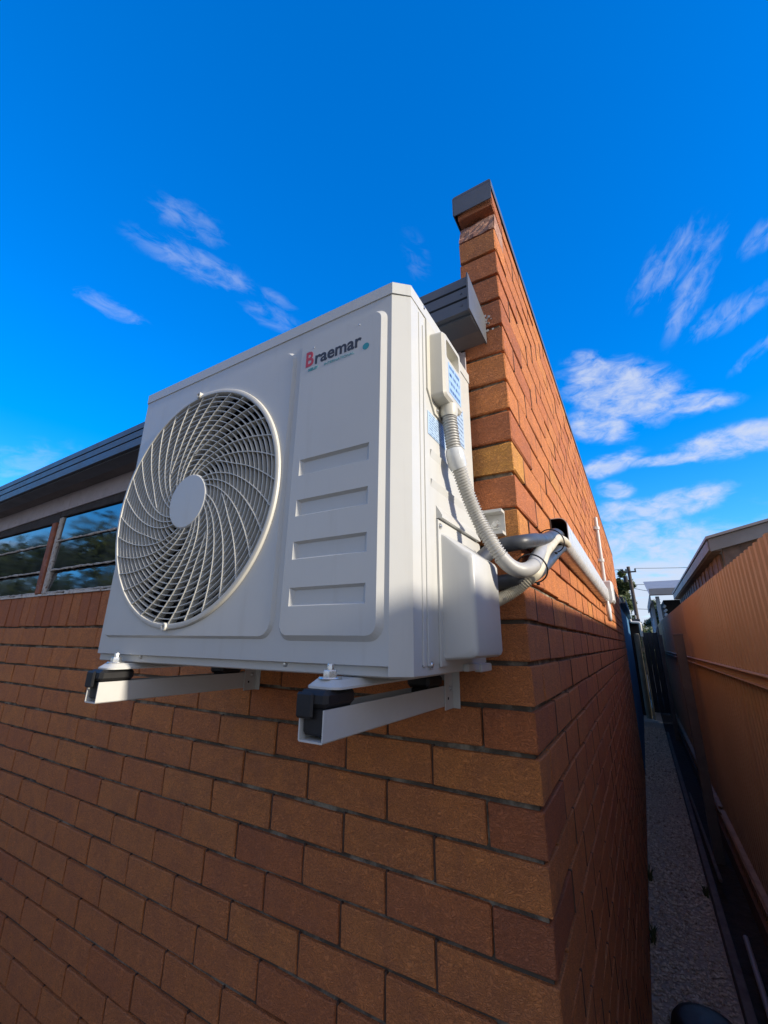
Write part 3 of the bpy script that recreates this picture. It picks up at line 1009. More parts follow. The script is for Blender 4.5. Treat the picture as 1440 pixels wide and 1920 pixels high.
# lettering
def text_mesh(name, body, size, x, z, mat, parent, y, offset=0.0, shear=0.0, sx=1.0, spacing=1.0):
    cu = bpy.data.curves.new(name, 'FONT')
    cu.body = body
    cu.size = size
    cu.offset = offset
    cu.shear = shear
    cu.space_character = spacing
    cu.extrude = 0.0002
    cu.resolution_u = 4
    o = bpy.data.objects.new(name, cu)
    COL.objects.link(o)
    dg = bpy.context.evaluated_depsgraph_get()
    me = bpy.data.meshes.new_from_object(o.evaluated_get(dg))
    bpy.data.objects.remove(o)
    off = wloc(parent)
    for v in me.vertices:
        px, pz, py = v.co.x * sx, v.co.y, v.co.z
        v.co = (x + px - off.x, y - py - off.y, z + pz - off.z)
    me.materials.clear()
    me.materials.append(MATS[mat])
    ob = bpy.data.objects.new(name, me)
    COL.objects.link(ob)
    ob.parent = parent
    w = max(v.co.x for v in me.vertices) - min(v.co.x for v in me.vertices)
    return ob, w
YL = YF - 0.0083
text_mesh('logo_initial', 'B', 0.050, -0.3235, -0.7035, 'print_red', ac, YL, 0.0012, 0.0, 0.80)
_, wd = text_mesh('logo_lettering', 'raemar', 0.0415, -0.2985, -0.7035, 'print_dark', ac, YL, 0.0010, 0.0, 0.96)
text_mesh('logo_subtitle', 'SEELEY', 0.0085, -0.314, -0.7165, 'print_teal', ac, YL, 0.00025)
text_mesh('logo_subtitle', 'INTERNATIONAL', 0.0085, -0.2725, -0.7165, 'print_teal', ac, YL, 0.0, 0, 1.12)
mb = MB(); mb.add([(-0.1715 + .0075 * cos(a), YL, -0.7095 + .0075 * sin(a)) for a in [2 * pi * q / 20 for q in range(20)]], [tuple(range(20))])
mb.build('logo_globe', 'print_teal', ac)
for x, z in ((-0.3020, -0.6615), (-0.1885, -0.6525)):
    mb = MB(); mb.lathe([(0.0, -.0012), (.0016, -.0010), (.0018, 0)], (x, YF - .008, z), 'y', 8)
    mb.build('panel_pin', 'zinc', ac)

# right-hand side of the casing
mb = MB(); mb.cbox(ax1 - .001, ax1 + .0022, -0.3275, -0.318, -1.285, -0.612, .001); mb.build('edge_rib', 'cream', ac)
mb = MB(); mb.cbox(ax1 - .001, ax1 + .0028, -0.3105, -0.302, -1.285, -0.632, .001); mb.build('edge_rib', 'cream', ac)
def screw(parent, x, y, z, r=.0045, axis='x', mat='zinc'):
    mb = MB()
    mb.lathe([(0.0, .0038), (r * .6, .0034), (r, .0015), (r, 0)], (x, y, z), axis, 12)
    mb.lathe([(r * 1.5, .0012), (r * 1.6, 0)], (x, y, z), axis, 12)
    return mb.build('screw', mat, parent, 30)
screw(ac, ax1 + .0005, -0.303, -0.583)
screw(ac, ax1 + .0005, -0.150, -0.600)
screw(ac, ax1 + .0008, -0.298, -1.283)
mb = MB(); mb.lathe([(0, -.0035), (.003, -.003), (.0045, 0)], (-0.330, YF + .0098, -1.288), 'y', 10); mb.build('screw', 'zinc', ac, 30)
mb = MB(); mb.lathe([(0, -.0035), (.003, -.003), (.0045, 0)], (-0.76, YF + .0098, -1.288), 'y', 10); mb.build('screw', 'zinc', ac, 30)
# electrical cover: flange, body with finger pocket
mb = MB(); mb.prism([(-0.2955, -0.606), (-0.165, -0.606), (-0.165, -0.785), (-0.215, -0.812), (-0.262, -0.812), (-0.2955, -0.772)], 'x', ax1, ax1 + .0035)
cov = mb.build('electrical_cover', 'cream_plastic', ac)
bx0, bx1, by0, by1, bz0, bz1 = ax1 + .003, -0.0585, -0.279, -0.180, -0.785, -0.632
mb = MB()
def yz(x, y0, y1, z0, z1, r):
    return [(x, p[0], p[2]) for p in rrect(y0, y1, z0, z1, r, 0, 4)]
L0 = yz(bx0, by0 - .002, by1 + .002, bz0 - .002, bz1 + .002, .010)
L1 = yz(bx1 - .005, by0, by1, bz0, bz1, .010)
L2 = yz(bx1, by0 + .005, by1 - .005, bz0 + .005, bz1 - .005, .008)
PH = yz(bx1, by0 + .014, by1 - .014, -0.690, bz1 - .014, .006)
PI = yz(bx1 - .022, by0 + .016, by1 - .016, -0.672, bz1 - .018, .005)
mb.bridge([L0, L1, L2]); mb.fill([L2, PH]); mb.bridge([PH, PI]); mb.fill([PI])
mb.build('cover_body', 'cream_plastic', cov, 35)
mb = MB(); mb.cbox(bx1, bx1 + .0006, by0 + .020, by1 - .012, -0.770, -0.698, .0002); mb.build('label_sticker', 'label_blue_big', cov)
mb = MB(); mb.lathe([(.0185, 0), (.0185, -.018), (.016, -.026)], (-0.0725, -0.228, -0.783), 'z', 20); mb.build('conduit_gland', 'cream_plastic', cov, 40)
screw(cov, ax1 + .0035, -0.250, -0.800, .004)
mb = MB(); mb.cbox(ax1 + .0005, ax1 + .0011, -0.292, -0.205, -0.868, -0.818, .0002); mb.build('label_sticker', 'label_blue', ac)
mb = MB(); mb.cbox(ax1 + .0005, ax1 + .0011, -0.150, -0.085, -0.815, -0.715, .0002); mb.build('label_sticker', 'label_blue', ac)
for z in (-0.897, -0.957):
    mb = MB(); mb.prism([(ax1, z), (ax1 + .0035, z - .002), (ax1, z - .016)], 'y', -0.283, -0.052); mb.build('louvre_ridge', 'cream', ac)
# hand grip hood above the valve cover
mb = MB(); mb.prism([(ax1, -1.003), (ax1 + .012, -1.024), (ax1 + .012, -1.029), (ax1, -1.029)], 'y', -0.262, -0.040); mb.build('grip_hood', 'cream', ac)
# valve cover
mb = MB(); mb.prism([(-0.263, -1.031), (-0.022, -1.031), (-0.022, -1.287), (-0.263, -1.287)], 'x', ax1 + .0003, ax1 + .004)
vc = mb.build('valve_cover', 'cream', ac)
def bulge_loop(g, fy):
    # vertical section at depth fy: from the casing out over the hood, down the face and back under
    x1 = -0.0285 - g
    return [(ax1 + .003, fy, -1.053 - g), (ax1 + .012, fy, -1.0585 - g), (x1 - .012, fy, -1.090 - g), (x1 - .004, fy, -1.096 - g), (x1, fy, -1.104 - g),
            (x1, fy, -1.262 + g), (x1 - .003, fy, -1.269 + g), (x1 - .010, fy, -1.273 + g), (ax1 + .003, fy, -1.278 + g)]
mb = MB()
Lf = bulge_loop(.010, -0.2505)
mb.bridge([Lf, bulge_loop(.004, -0.2495), bulge_loop(.0012, -0.2465), bulge_loop(0, -0.241), bulge_loop(0, -0.106), bulge_loop(.002, -0.106)], closed=False)
mb.add(Lf, [tuple(range(len(Lf)))])
mb.build('cover_bulge', 'cream', vc, 32)
screw(vc, ax1 + .004, -0.2535, -1.043, .004)
mb = MB(); mb.cbox(ax1 - .002, ax1 + .010, -0.150, -0.040, -1.300, -1.2865, .002); mb.cbox(ax1 - .002, ax1 + .0145, -0.085, -0.018, -1.304, -1.2885, .002)
mb.build('base_tab', 'cream', ac)
# feet: pressed rails under the pan that reach forward of the casing
for xc in (-0.198, -0.812):
    mb = MB()
    w2, zt2, zb2 = .031, -1.3015, -1.3135
    ya, yb2 = -0.4425 + (0.018 if xc < -.5 else 0), 0.0 - 0.045
    mb.bridge([[(xc + p[0] * 1.0, p[2], zb2) for p in rrect(-w2, w2, ya, yb2, .016, 0, 4)],
               [(xc + p[0] * 1.0, p[2], zb2 + .003) for p in rrect(-w2, w2, ya, yb2, .016, 0, 4)],
               [(xc + p[0], p[2], zt2) for p in rrect(-w2 + .010, w2 - .010, ya + .010, yb2 - .010, .012, 0, 4)]])
    mb.fill([[(xc + p[0], p[2], zt2) for p in rrect(-w2 + .010, w2 - .010, ya + .010, yb2 - .010, .012, 0, 4)]])
    mb.fill([[(xc + p[0], p[2], zb2) for p in rrect(-w2, w2, ya, yb2, .016, 0, 4)]])
    mb.build('foot', 'white_powder', ac, 30)

# ------------------------------------------------------------------ wall bracket
br = thing('wall_bracket', (-0.5, -0.02, -1.38), 'white powder-coated steel wall bracket carrying the outdoor unit', 'bracket')
mb = MB()
mb.prism([(-0.0015, -0.953), (-0.030, -0.953), (-0.030, -0.960), (-0.0045, -0.960), (-0.0045, -1.005), (-0.030, -1.005), (-0.030, -1.012), (-0.0015, -1.012)], 'x', -0.97, -0.031)
mb.build('rail', 'white_powder', br)
for x in (-0.052, -0.93):
    mb = MB(); mb.lathe([(0, -.010), (.006, -.010), (.0075, -.007), (.0075, -.003), (.012, -.003), (.012, 0)], (x, -0.0045, -0.985), 'y', 6); mb.build('bolt', 'zinc', br)
for xc, ln in ((-0.1985, 0.458), (-0.8125, 0.437)):
    w2 = .0215
    za, zb_ = -1.338, -1.3795
    mb = MB()
    mb.prism([(xc - w2, za), (xc - w2, zb_ + .002), (xc - w2 + .002, zb_), (xc + w2 - .002, zb_), (xc + w2, zb_ + .002), (xc + w2, za), (xc + w2 - .0022, za), (xc + w2 - .0022, zb_ + .0024), (xc - w2 + .0022, zb_ + .0024), (xc - w2 + .0022, za)], 'y', -ln, -0.010)
    mb.build('arm', 'white_powder', br)
    mb = MB()
    mb.prism([(-0.0015, -1.300), (-0.020, -1.310), (-0.045, -1.3145), (-0.045, -1.386), (-0.0015, -1.386)], 'x', xc + w2 + .0008, xc + w2 + .0030)
    mb.cbox(xc + w2 + .003, xc + w2 + .020, -0.0045, -0.0015, -1.386, -1.300, .001)
    mb.build('side_plate', 'white_powder', br)
    mb = MB(); mb.prism([(-.0015, -0.953), (-.0275, -0.961), (-.0275, -1.3), (-.0015, -1.3)], 'x', xc - w2, xc - w2 + .0025)
    mb.prism([(-.0015, -1.013), (-.0275, -1.013), (-.0275, -1.3), (-.0015, -1.3)], 'x', xc + w2 - .0025, xc + w2)
    mb.box(xc - w2 + .003, xc + w2 - .003, -.004, -.0015, -1.33, -1.014)
    mb.build('upright', 'white_powder', br)
    screw(br, xc + w2 + .0030, -0.018, -1.345, .0042)
    mb = MB(); mb.lathe([(0, .0006), (.003, .0006), (.003, 0)], (xc + w2 + .003, -0.030, -1.364), 'x', 10); mb.build('slot_hole', 'dark_inside', br)
    for yc in (-ln + .038, -0.09):
        mb = MB()
        mb.cbox(xc - w2 + .0026, xc + w2 - .0026, yc - .034, yc + .034, -1.372, -1.336, .004)
        mb.cbox(xc - .026, xc + .0245, yc - .039, yc + .034, -1.3365, -1.3137, .006)
        if yc < -.2:
            mb.cbox(xc - .0255, xc + .004, yc - .0435, yc - .0370, -1.350, -1.3165, .004)
        mb.build('rubber_mount', 'rubber', br)
        mb = MB()
        mb.lathe([(0, .021), (.0045, .021), (.0052, .019), (.0052, .010)], (xc, yc, -1.3015), 'z', 12)
        mb.lathe([(.0052, .0125), (.0098, .0125), (.0108, .010), (.0108, .0025)], (xc, yc, -1.3015), 'z', 6)
        mb.lathe([(0.0052, .0028), (.0170, .0028), (.0178, .0010), (.0172, .0002)], (xc, yc, -1.3015), 'z', 18)
        mb.build('bolt', 'zinc', br, 25)

# ------------------------------------------------------------------ conduit, hoses and pipes
def corrugated(path, r, pitch, n=16, amp=0.0012, sub=14):
    P = resample(smooth_path([Vector(p) for p in path], sub), pitch / 4)
    prof = (0.0, 0.0, -amp * 1.6, -amp * 1.6)
    mb = MB()
    mb.tube(P, [r + prof[i % 4] for i in range(len(P))], n)
    return mb
cpath = [(-0.0725, -0.228, -0.800), (-0.0700, -0.2265, -0.835), (-0.068, -0.222, -0.868), (-0.064, -0.212, -0.907), (-0.058, -0.186, -0.955), (-0.045, -0.158, -1.011), (-0.020, -0.150, -1.066), (-0.004, -0.138, -1.096)]
cond = thing('flexible_conduit', (-0.03, -0.2, -1.12), 'grey corrugated electrical conduit curving from the side cover towards the wall duct', 'conduit')
mb = corrugated(cpath, 0.0150, 0.0058, 16, 0.0017)
mb.build('corrugated_hose', 'conduit_grey', cond, 60)
mb = MB(); mb.tube([(-0.010, -0.143, -1.088), (0.006, -0.130, -1.1065), (0.022, -0.112, -1.112), (0.034, -0.075, -1.100), (0.035, -0.03, -1.078), (0.031, 0.04, -1.050), (0.028, 0.11, -1.027), (0.027, 0.2, -0.995)], 0.0148, 18, True, False, 6); mb.build('elbow', 'conduit_grey', cond, 60)
mb = MB(); mb.tube([(-0.0675, -0.2205, -0.878), (-0.0665, -0.2185, -0.888), (-0.0645, -0.212, -0.908), (-0.063, -0.208, -0.916)], [0.0162, .0185, .0185, .0162], 18); mb.build('sleeve', 'clear_sleeve', cond, 50)
mb = corrugated([(-0.058, -0.150, -1.185), (-0.048, -0.075, -1.167), (-0.02, -0.048, -1.148), (0.01, -0.048, -1.128), (0.022, -0.046, -1.118)], 0.0135, 0.0046, 14, 0.0008)
dr = thing('drain_hose', (0.0, 0.0, -1.17), 'cream corrugated drain hose tied below the grey conduit', 'hose')
mb.build('corrugated_hose', 'drain_cream', dr, 60)
mb = MB(); mb.tube([(0.018, -0.047, -1.121), (0.033, -0.040, -1.108), (0.037, -0.001, -1.084), (0.036, 0.081, -1.042), (0.034, 0.188, -1.004), (0.036, 0.300, -0.962), (0.040, 0.400, -0.946), (0.040, 0.475, -0.942), (0.034, 0.56, -0.935)], [0.0128, .0135, .013, .0128, .0132, .0128, .013, .013, .013, .013][:9] , 16); 
mb2 = MB(); mb2.tube([(0.018, -0.047, -1.121), (0.033, -0.040, -1.108), (0.037, -0.001, -1.084), (0.036, 0.081, -1.042), (0.034, 0.188, -1.004), (0.036, 0.300, -0.962), (0.040, 0.400, -0.946), (0.040, 0.475, -0.942), (0.034, 0.56, -0.935)], 0.0130, 16, True, False, 6)
mb2.build('smooth_hose', 'drain_cream', dr, 60)
mb = MB(); mb.tube([(-0.068, -0.150, -1.110), (-0.062, -0.110, -1.085), (-0.045, -0.066, -1.055), (-0.018, -0.058, -1.046), (0.012, -0.050, -1.042), (0.0255, 0.013, -1.026), (0.026, 0.138, -0.998), (0.024, 0.290, -0.955), (0.023, 0.390, -0.925), (0.022, 0.56, -0.905)], 0.0165, 16, True, False, 6)
settle(mb, 'insulated_pipe', 'insulation', (0.0, 0.1, -1.06), 'upper black foam insulated pipe entering the duct above the drain hose', 'pipe', 'insulated pipes', 60)
mb = MB(); mb.tube([(-0.065, -0.150, -1.135), (-0.055, -0.070, -1.129), (-0.025, -0.050, -1.124), (0.008, -0.044, -1.117), (0.022, 0.02, -1.098), (0.022, 0.13, -1.064), (0.023, 0.26, -1.020), (0.024, 0.393, -0.975), (0.026, 0.50, -0.945), (0.022, 0.58, -0.93)], 0.0165, 16, True, False, 6)
settle(mb, 'insulated_pipe', 'insulation', (0.0, 0.1, -1.13), 'lower black foam insulated pipe passing behind the drain hose', 'pipe', 'insulated pipes', 60)
def tie(c, rx, rz, nrm, label):
    nrm = Vector(nrm).normalized()
    u = nrm.orthogonal().normalized(); v = nrm.cross(u)
    c = Vector(c)
    P = [c + u * (rx * cos(2 * pi * k / 28)) + v * (rz * sin(2 * pi * k / 28)) for k in range(28)]
    mb = MB(); mb.tube(P, 0.0017, 6, False, True)
    q = c + Vector((.012, -0.012, -rz - .002))
    mb.cbox(q.x - .003, q.x + .003, q.y - .003, q.y + .003, q.z - .003, q.z + .003, .001)
    return settle(mb, 'cable_tie', 'black_plastic', tuple(c), label, 'cable tie', None, 60)
tie((0.030, -0.058, -1.101), .031, .031, (.15, 1, .55), 'black cable tie binding the conduit elbow and the drain hose')
tie((0.030, 0.235, -0.982), .031, .034, (0, 1, .35), 'black cable tie binding the insulated pipe and hose just before the duct')

# duct on the side wall
DY0, DY1 = 0.455, 2.45
DZ0, DZ1, DX = -0.962, -0.858, 0.052
def dprof(dx, g, n=5):
    """half-rounded duct section in (x,z)"""
    r = .026 - g
    x1 = dx - g; z0 = DZ0 + g; z1 = DZ1 - g
    l = [(0.0008, z0)]
    for k in range(n + 1):
        a = radians(-90 + 90 * k / n); l.append((x1 - r + r * cos(a), z0 + r + r * sin(a)))
    for k in range(n + 1):
        a = radians(90 * k / n); l.append((x1 - r + r * cos(a), z1 - r + r * sin(a)))
    l.append((0.0008, z1))
    return l
duct = thing('pipe_duct', (0.02, 1.4, -0.96), 'white plastic pipe duct running along the brick side wall, open at the near end', 'duct')
o_ = dprof(DX, 0); i_ = dprof(DX, .0022)
mb = MB()
mb.bridge([[(x, DY1, z) for x, z in o_], [(x, DY0 + .35 * 0, z) for x, z in o_], [(x, DY0, z) for x, z in i_]], closed=False)
mb.build('cover', 'pvc_white', duct, 40)
mb = MB(); mb.bridge([[(x, DY0 + .0005, z) for x, z in i_], [(x, DY1 - .01, z) for x, z in i_]], closed=False)
mb.box(0.0006, 0.003, DY0 - .01, DY1 - .01, DZ0 + .003, DZ1 - .003)
mb.build('lining', 'duct_inside', duct, 40)
mb = MB()
ob_ = dprof(DX + .010, -.009)
mb.bridge([[(x, DY1 - .02, z) for x, z in ob_], [(x, DY1 + .07, z) for x, z in ob_]], closed=False)
mb.add([(x, DY1 - .02, z) for x, z in ob_], [tuple(range(len(ob_)))])
mb.add([(x, DY1 + .07, z) for x, z in ob_], [tuple(range(len(ob_)))])
mb.cbox(0.001, .078, DY1 + .068, DY1 + .30, -0.955, -0.80, .012)
mb.build('end_box', 'pvc_white', duct, 35)
cp = thing('conduit_pipe', (0.025, 2.68, -0.85), 'white vertical plastic conduit pipe fixed to the far side wall', 'pipe')
mb = MB(); mb.tube([(0.022, 2.70, -0.80), (0.022, 2.70, -0.27)], 0.0145, 12); mb.build('tube', 'pvc_white', cp, 50)
for z in (-0.62, -0.36):
    mb = MB(); mb.tube([(0.022, 2.70, z - .012), (0.022, 2.70, z + .012)], 0.0215, 12); mb.box(.001, .015, 2.66, 2.74, z - .01, z + .01)
    mb.build('saddle', 'pvc_white', cp, 50)
mb = MB(); mb.tube([(0.035, 2.44, -0.95), (0.035, 2.43, -1.02), (0.035, 2.46, -1.075), (0.035, 2.52, -1.07), (0.035, 2.56, -1.01), (0.035, 2.56, -0.95)], 0.0135, 10, True, False, 6)
settle(mb, 'drain_bend', 'pvc_white', (0.035, 2.5, -1.08), 'small white U-shaped pipe bend hanging below the far duct end', 'pipe', None, 50)

# ------------------------------------------------------------------ tan fence on the right
FX = 0.60
fence = thing('fence', (FX, 4.5, G), 'tan ribbed steel fence on the right of the path', 'fence')
def ftop(y): return -0.905 + 0.014 * max(-1, min(y, 9))
pans = [(-0.6, -0.3), (-0.303, 1.95), (1.947, 4.2), (4.197, 6.45), (6.447, 8.7), (8.697, 11.3)]
for k, (ya, yb_) in enumerate(pans):
    mb = MB()
    pit = .078
    y = ya; lo_, hi_ = [], []
    xo = FX + .0016 * (k % 2)
    while y < yb_ - 1e-6:
        for dy, dx in ((0, .010), (.024, .010), (.036, -.001), (.066, -.001), (.078, .010)):
            yy = y + dy
            if yy > yb_: break
            lo_.append((xo + dx, yy, G + .12)); hi_.append((xo + dx, yy, ftop(yy) + random.uniform(-.003, .003) * (dy == 0)))
        y += pit
    if lo_[-1][1] < yb_ + .05:
        yy = yb_ + .05
        lo_.append((lo_[-1][0], yy, G + .12)); hi_.append((hi_[-1][0], yy, ftop(yy)))
    mb.bridge([lo_, hi_], closed=False)
    mb.bridge([[(p[0] + .0012, p[1], p[2]) for p in lo_], [(p[0] + .0012, p[1], p[2]) for p in hi_]], closed=False)
    mb.bridge([hi_, [(p[0] + .0012, p[1], p[2]) for p in hi_]], closed=False)
    mb.build('fence_sheet', 'fence', fence)
for ya, yb_ in ((-0.6, 1.9), (1.905, 3.90), (3.99, 6.6), (6.605, 9.2), (9.3, 11.3)):
    for z in (-1.372, -2.55):
        mb = MB(); mb.prism([(FX - .003, z - .022), (FX - .034, z - .022), (FX - .034, z - .018), (FX - .007, z - .016), (FX - .007, z + .016), (FX - .034, z + .018), (FX - .034, z + .022), (FX - .003, z + .022)], 'y', ya, yb_)
        mb.build('rail', 'fence', fence)
for y, x, h in ((3.93, .505, -1.15), (9.25, .535, -1.06)):
    mb = MB(); mb.cbox(x - .036, x + .036, y - .03, y + .03, G, h, .003); mb.cbox(x - .039, x + .039, y - .033, y + .033, h - .012, h + .006, .003)
    mb.build('post', 'fence_post', fence)
mb = MB(); mb.box(FX - .02, FX + .03, -0.6, 11.3, G, G + .15); mb.build('plinth', 'old_wall', fence)
mb = MB(); mb.cbox(0.372, 0.412, 0.2, 9.5, G, G + .09, .004)
settle(mb, 'edging_board', 'timber_grey', (0.39, 4.8, G), 'dark timber edging board along the foot of the fence', 'board')
mb = MB(); mb.tube([(0.455, 1.75, G + .135), (0.475, 2.62, G + .115)], 0.013, 10)
settle(mb, 'steel_tube', 'roof_sheet', (0.465, 2.2, G + .12), 'pale steel tube lying by the fence foot near the bottom right corner', 'tube', None, 50)
mb = MB(); mb.tube([(0.445, 3.25, G + .13), (0.441, 5.7, G + .03)], 0.012, 8)
settle(mb, 'garden_stake', 'timber_grey', (0.443, 4.4, G + .05), 'thin grey stake lying along the path edging', 'stake', None, 50)
# black upturned tub
mb = MB()
mb.lathe([(0.0, .125), (.09, .123), (.115, .118), (.130, .10), (.140, .06), (.155, .015), (.162, .015), (.162, 0.0), (.0, 0.0)], (0.215, 1.80, G + .004), 'z', 32)
settle(mb, 'tub', 'black_plastic', (0.215, 1.78, G), 'black upturned tub on the gravel at the bottom edge of the photo', 'tub', None, 40)

# weeds at the path edges
rw = random.Random(9)
for x_, y_, lab in ((0.018, 3.35, 'small green weed at the foot of the brick side wall'), (0.350, 3.30, 'small green weed by the edging board across the path'), (0.020, 2.55, 'sparse dry weed nearest the camera at the brick wall foot')):
    mb = MB()
    for k in range(34):
        a = rw.uniform(0, 2 * pi); L = rw.uniform(.03, .085); w_ = rw.uniform(.002, .005)
        dx, dy = cos(a), sin(a)
        bx_, by_ = x_ + rw.uniform(-.012, .012), y_ + rw.uniform(-.05, .05)
        e = (max(.004, bx_ + dx * L * .6), by_ + dy * L * .6, G + .004 + L)
        m_ = (max(.004, bx_ + dx * L * .25), by_ + dy * L * .25, G + .004 + L * .62)
        mb.add([(bx_ - dy * w_, by_ + dx * w_, G + .002), (bx_ + dy * w_, by_ - dx * w_, G + .002), (m_[0] + dy * w_, m_[1] - dx * w_, m_[2]), (m_[0] - dy * w_, m_[1] + dx * w_, m_[2]), e], [(0, 1, 2, 3), (3, 2, 4)])
    settle(mb, 'weed', 'leaf_mid', (x_, y_, G), lab, 'weed', 'weeds along the path')

# ------------------------------------------------------------------ far end of the passage
nf = thing('fence', (0.62, 14, G), 'dark navy fence continuing beyond the tan fence', 'fence')
k = 0
y = 11.32
while y < 17:
    mb = MB(); mb.cbox(0.585, 0.61, y, y + .19, G, -0.80 - .05 * (y - 11.3), .004); mb.build('fence_board', 'fence_navy', nf)
    y += .195; k += 1
gt = thing('gate', (0.42, 12.6, G), 'dark gate closing the far end of the passage', 'gate')
for k in range(3):
    mb = MB(); mb.cbox(0.25 + .113 * k, 0.36 + .113 * k, 12.58, 12.60, G + .04, -0.93, .003); mb.build('gate_board', 'fence_navy', gt)
for z in (-2.5, -1.2):
    mb = MB(); mb.cbox(0.25, 0.588, 12.60, 12.63, z, z + .08, .003); mb.build('gate_rail', 'fence_navy', gt)
bw = thing('blue_building', (-0.3, 9.5, G), 'blue rendered building attached behind the brick side wall', 'building')
mb = MB(); mb.box(-3.0, 0.004, YEND + .004, 11.2, G, -0.66); mb.build('wall', 'blue_render', bw)
mb = MB(); mb.cbox(-0.02, 0.012, YEND + .01, 11.2, -0.659, -0.56, .003); mb.build('fascia', 'pale_blue_paint', bw)
mb = MB(); mb.prism([(0.012, -0.565), (0.012, -0.640), (.075, -0.645), (.085, -0.632), (.085, -0.560), (.081, -.560), (.081, -.63), (.072, -.638), (.018, -.634), (.018, -.565)], 'y', YEND + .02, 11.25); mb.build('gutter', 'pale_blue_paint', bw)
mb = MB(); mb.prism([(-3.0, -0.2), (0.05, -0.55), (0.05, -0.558), (-3.0, -0.21)], 'y', YEND + .01, 11.2); mb.build('roof', 'roof_sheet', bw)
dp = thing('downpipe', (0.12, 11.3, -0.75), 'white downpipe elbow sticking out from the blue building', 'pipe')
mb = MB(); mb.tube([(0.04, 11.3, -0.55), (0.04, 11.3, -0.64), (0.045, 11.3, -0.695), (0.075, 11.3, -0.715), (0.20, 11.3, -0.725), (0.232, 11.3, -0.745), (0.238, 11.3, -0.80), (0.238, 11.3, -1.05)], 0.030, 12, True, False, 4)
mb.build('elbow', 'pvc_white', dp, 50)
mb = MB(); mb.tube([(0.04, 11.3, -0.42), (0.04, 11.3, -0.56)], 0.038, 12); mb.build('collar', 'pvc_white', dp, 50)
ls = thing('lean_to', (0.1, 12.4, G), 'dark roofed lean-to at the end of the passage', 'shed')
mb = MB(); mb.box(-2, 0.25, 11.5, 14, -0.72, -0.63); mb.build('roof', 'dark_roof', ls)
mb = MB(); mb.box(-2, 0.20, 12.2, 13.9, G, -0.721); mb.build('wall', 'dark_inside', ls)
mb = MB(); mb.cbox(0.215, 0.245, 11.53, 11.57, G, -0.72, .003); mb.build('post', 'olive_tank', ls)
mb = MB(); mb.lathe([(0, 1.95), (.05, 1.945), (.065, 1.90), (.065, 0.02), (.06, 0)], (0.125, 11.75, G), 'z', 18)
settle(mb, 'flue_pipe', 'olive_tank', (0.125, 11.75, G), 'olive grey vertical pipe standing under the lean-to roof', 'pipe', None, 50)
# neighbour's timber shed behind the fence
sh = thing('timber_shed', (1.4, 6.5, G), 'dark weatherboard shed with grey fascia above the tan fence', 'shed')
SX, SY = 0.90, 4.04
sl = 0.243           # rake of the skillion
def skz(x): return -0.262 + sl * (x - SX)
mb = MB(); mb.add([(SX, SY, skz(SX) - .118), (2.9, SY, skz(2.9) - .118), (2.9, SY, skz(2.9)), (SX, SY, skz(SX)), (SX, SY + .02, skz(SX) - .118), (2.9, SY + .02, skz(2.9) - .118), (2.9, SY + .02, skz(2.9)), (SX, SY + .02, skz(SX))],
                  [(0, 1, 2, 3), (4, 5, 6, 7), (0, 1, 5, 4), (1, 2, 6, 5), (2, 3, 7, 6), (3, 0, 4, 7)])
mb.build('barge_board', 'grey_fascia', sh)
mb = MB(); mb.add([(SX - .02, SY - .025, skz(SX) + .002), (2.95, SY - .025, skz(2.95) + .002), (2.95, 9.4, skz(2.95) + .002), (SX - .02, 9.4, skz(SX) + .002),
                   (SX - .02, SY - .025, skz(SX) + .026), (2.95, SY - .025, skz(2.95) + .026), (2.95, 9.4, skz(2.95) + .026), (SX - .02, 9.4, skz(SX) + .026)],
                  [(0, 1, 2, 3), (4, 5, 6, 7), (0, 1, 5, 4), (1, 2, 6, 5), (2, 3, 7, 6), (3, 0, 4, 7)])
mb.build('roof', 'roof_sheet', sh)
mb = MB(); mb.prism([(SX - .012, -0.275), (SX - .012, -0.365), (SX + .012, -0.37), (SX + .012, -0.275)], 'y', SY + .021, 9.38); mb.build('eave_fascia', 'grey_fascia', sh)
mb = MB(); mb.box(SX + .013, 0.99, SY + .022, 9.3, -0.375, -0.369); mb.build('soffit', 'dark_boards', sh)
x = 1.0
kk = 0
while x < 2.85:
    mb = MB(); mb.cbox(x, x + .135, SY + .07 + .012 * (kk % 2), SY + .10 + .012 * (kk % 2), G, skz(x) - .02, .003); mb.build('board', 'dark_boards', sh)
    x += .13; kk += 1
y = SY + .21
kk = 0
while y < 9.2:
    mb = MB(); mb.cbox(0.985 - .010 * (kk % 2), 1.01 - .01 * (kk % 2), y, y + .17, G, -0.377, .003); mb.build('board', 'dark_boards', sh)
    y += .165; kk += 1
# second house
h2 = thing('neighbour_house', (1.8, 15.5, G), 'pale roofed open verandah house beyond the timber shed', 'house')
mb = MB(); mb.add([(0.60, 14, 0.20), (5, 14, 0.20), (5, 19, 1.2), (0.60, 19, 1.2), (0.62, 14, 0.16), (5, 14, 0.16), (5, 19, 1.16), (0.62, 19, 1.16)],
                  [(0, 1, 2, 3), (4, 5, 6, 7), (0, 1, 5, 4), (1, 2, 6, 5), (2, 3, 7, 6), (3, 0, 4, 7)])
mb.build('roof', 'roof_sheet', h2)
mb = MB(); mb.box(0.61, 5, 13.98, 14.02, 0.19, 0.37); mb.build('fascia', 'roof_sheet', h2)
mb = MB(); mb.box(0.60, 0.63, 14.03, 18.9, -0.05, 0.19); mb.build('side_fascia', 'grey_fascia', h2)
mb = MB(); mb.box(1.0, 5, 15.5, 18.5, G, 0.15); mb.build('wall', 'dark_inside', h2)
for x, y in ((0.80, 14.2), (0.68, 15.6), (0.66, 17.2)):
    mb = MB(); mb.cbox(x - .05, x + .05, y - .05, y + .05, G, 0.15, .006); mb.build('post', 'pale_blue_paint', h2)
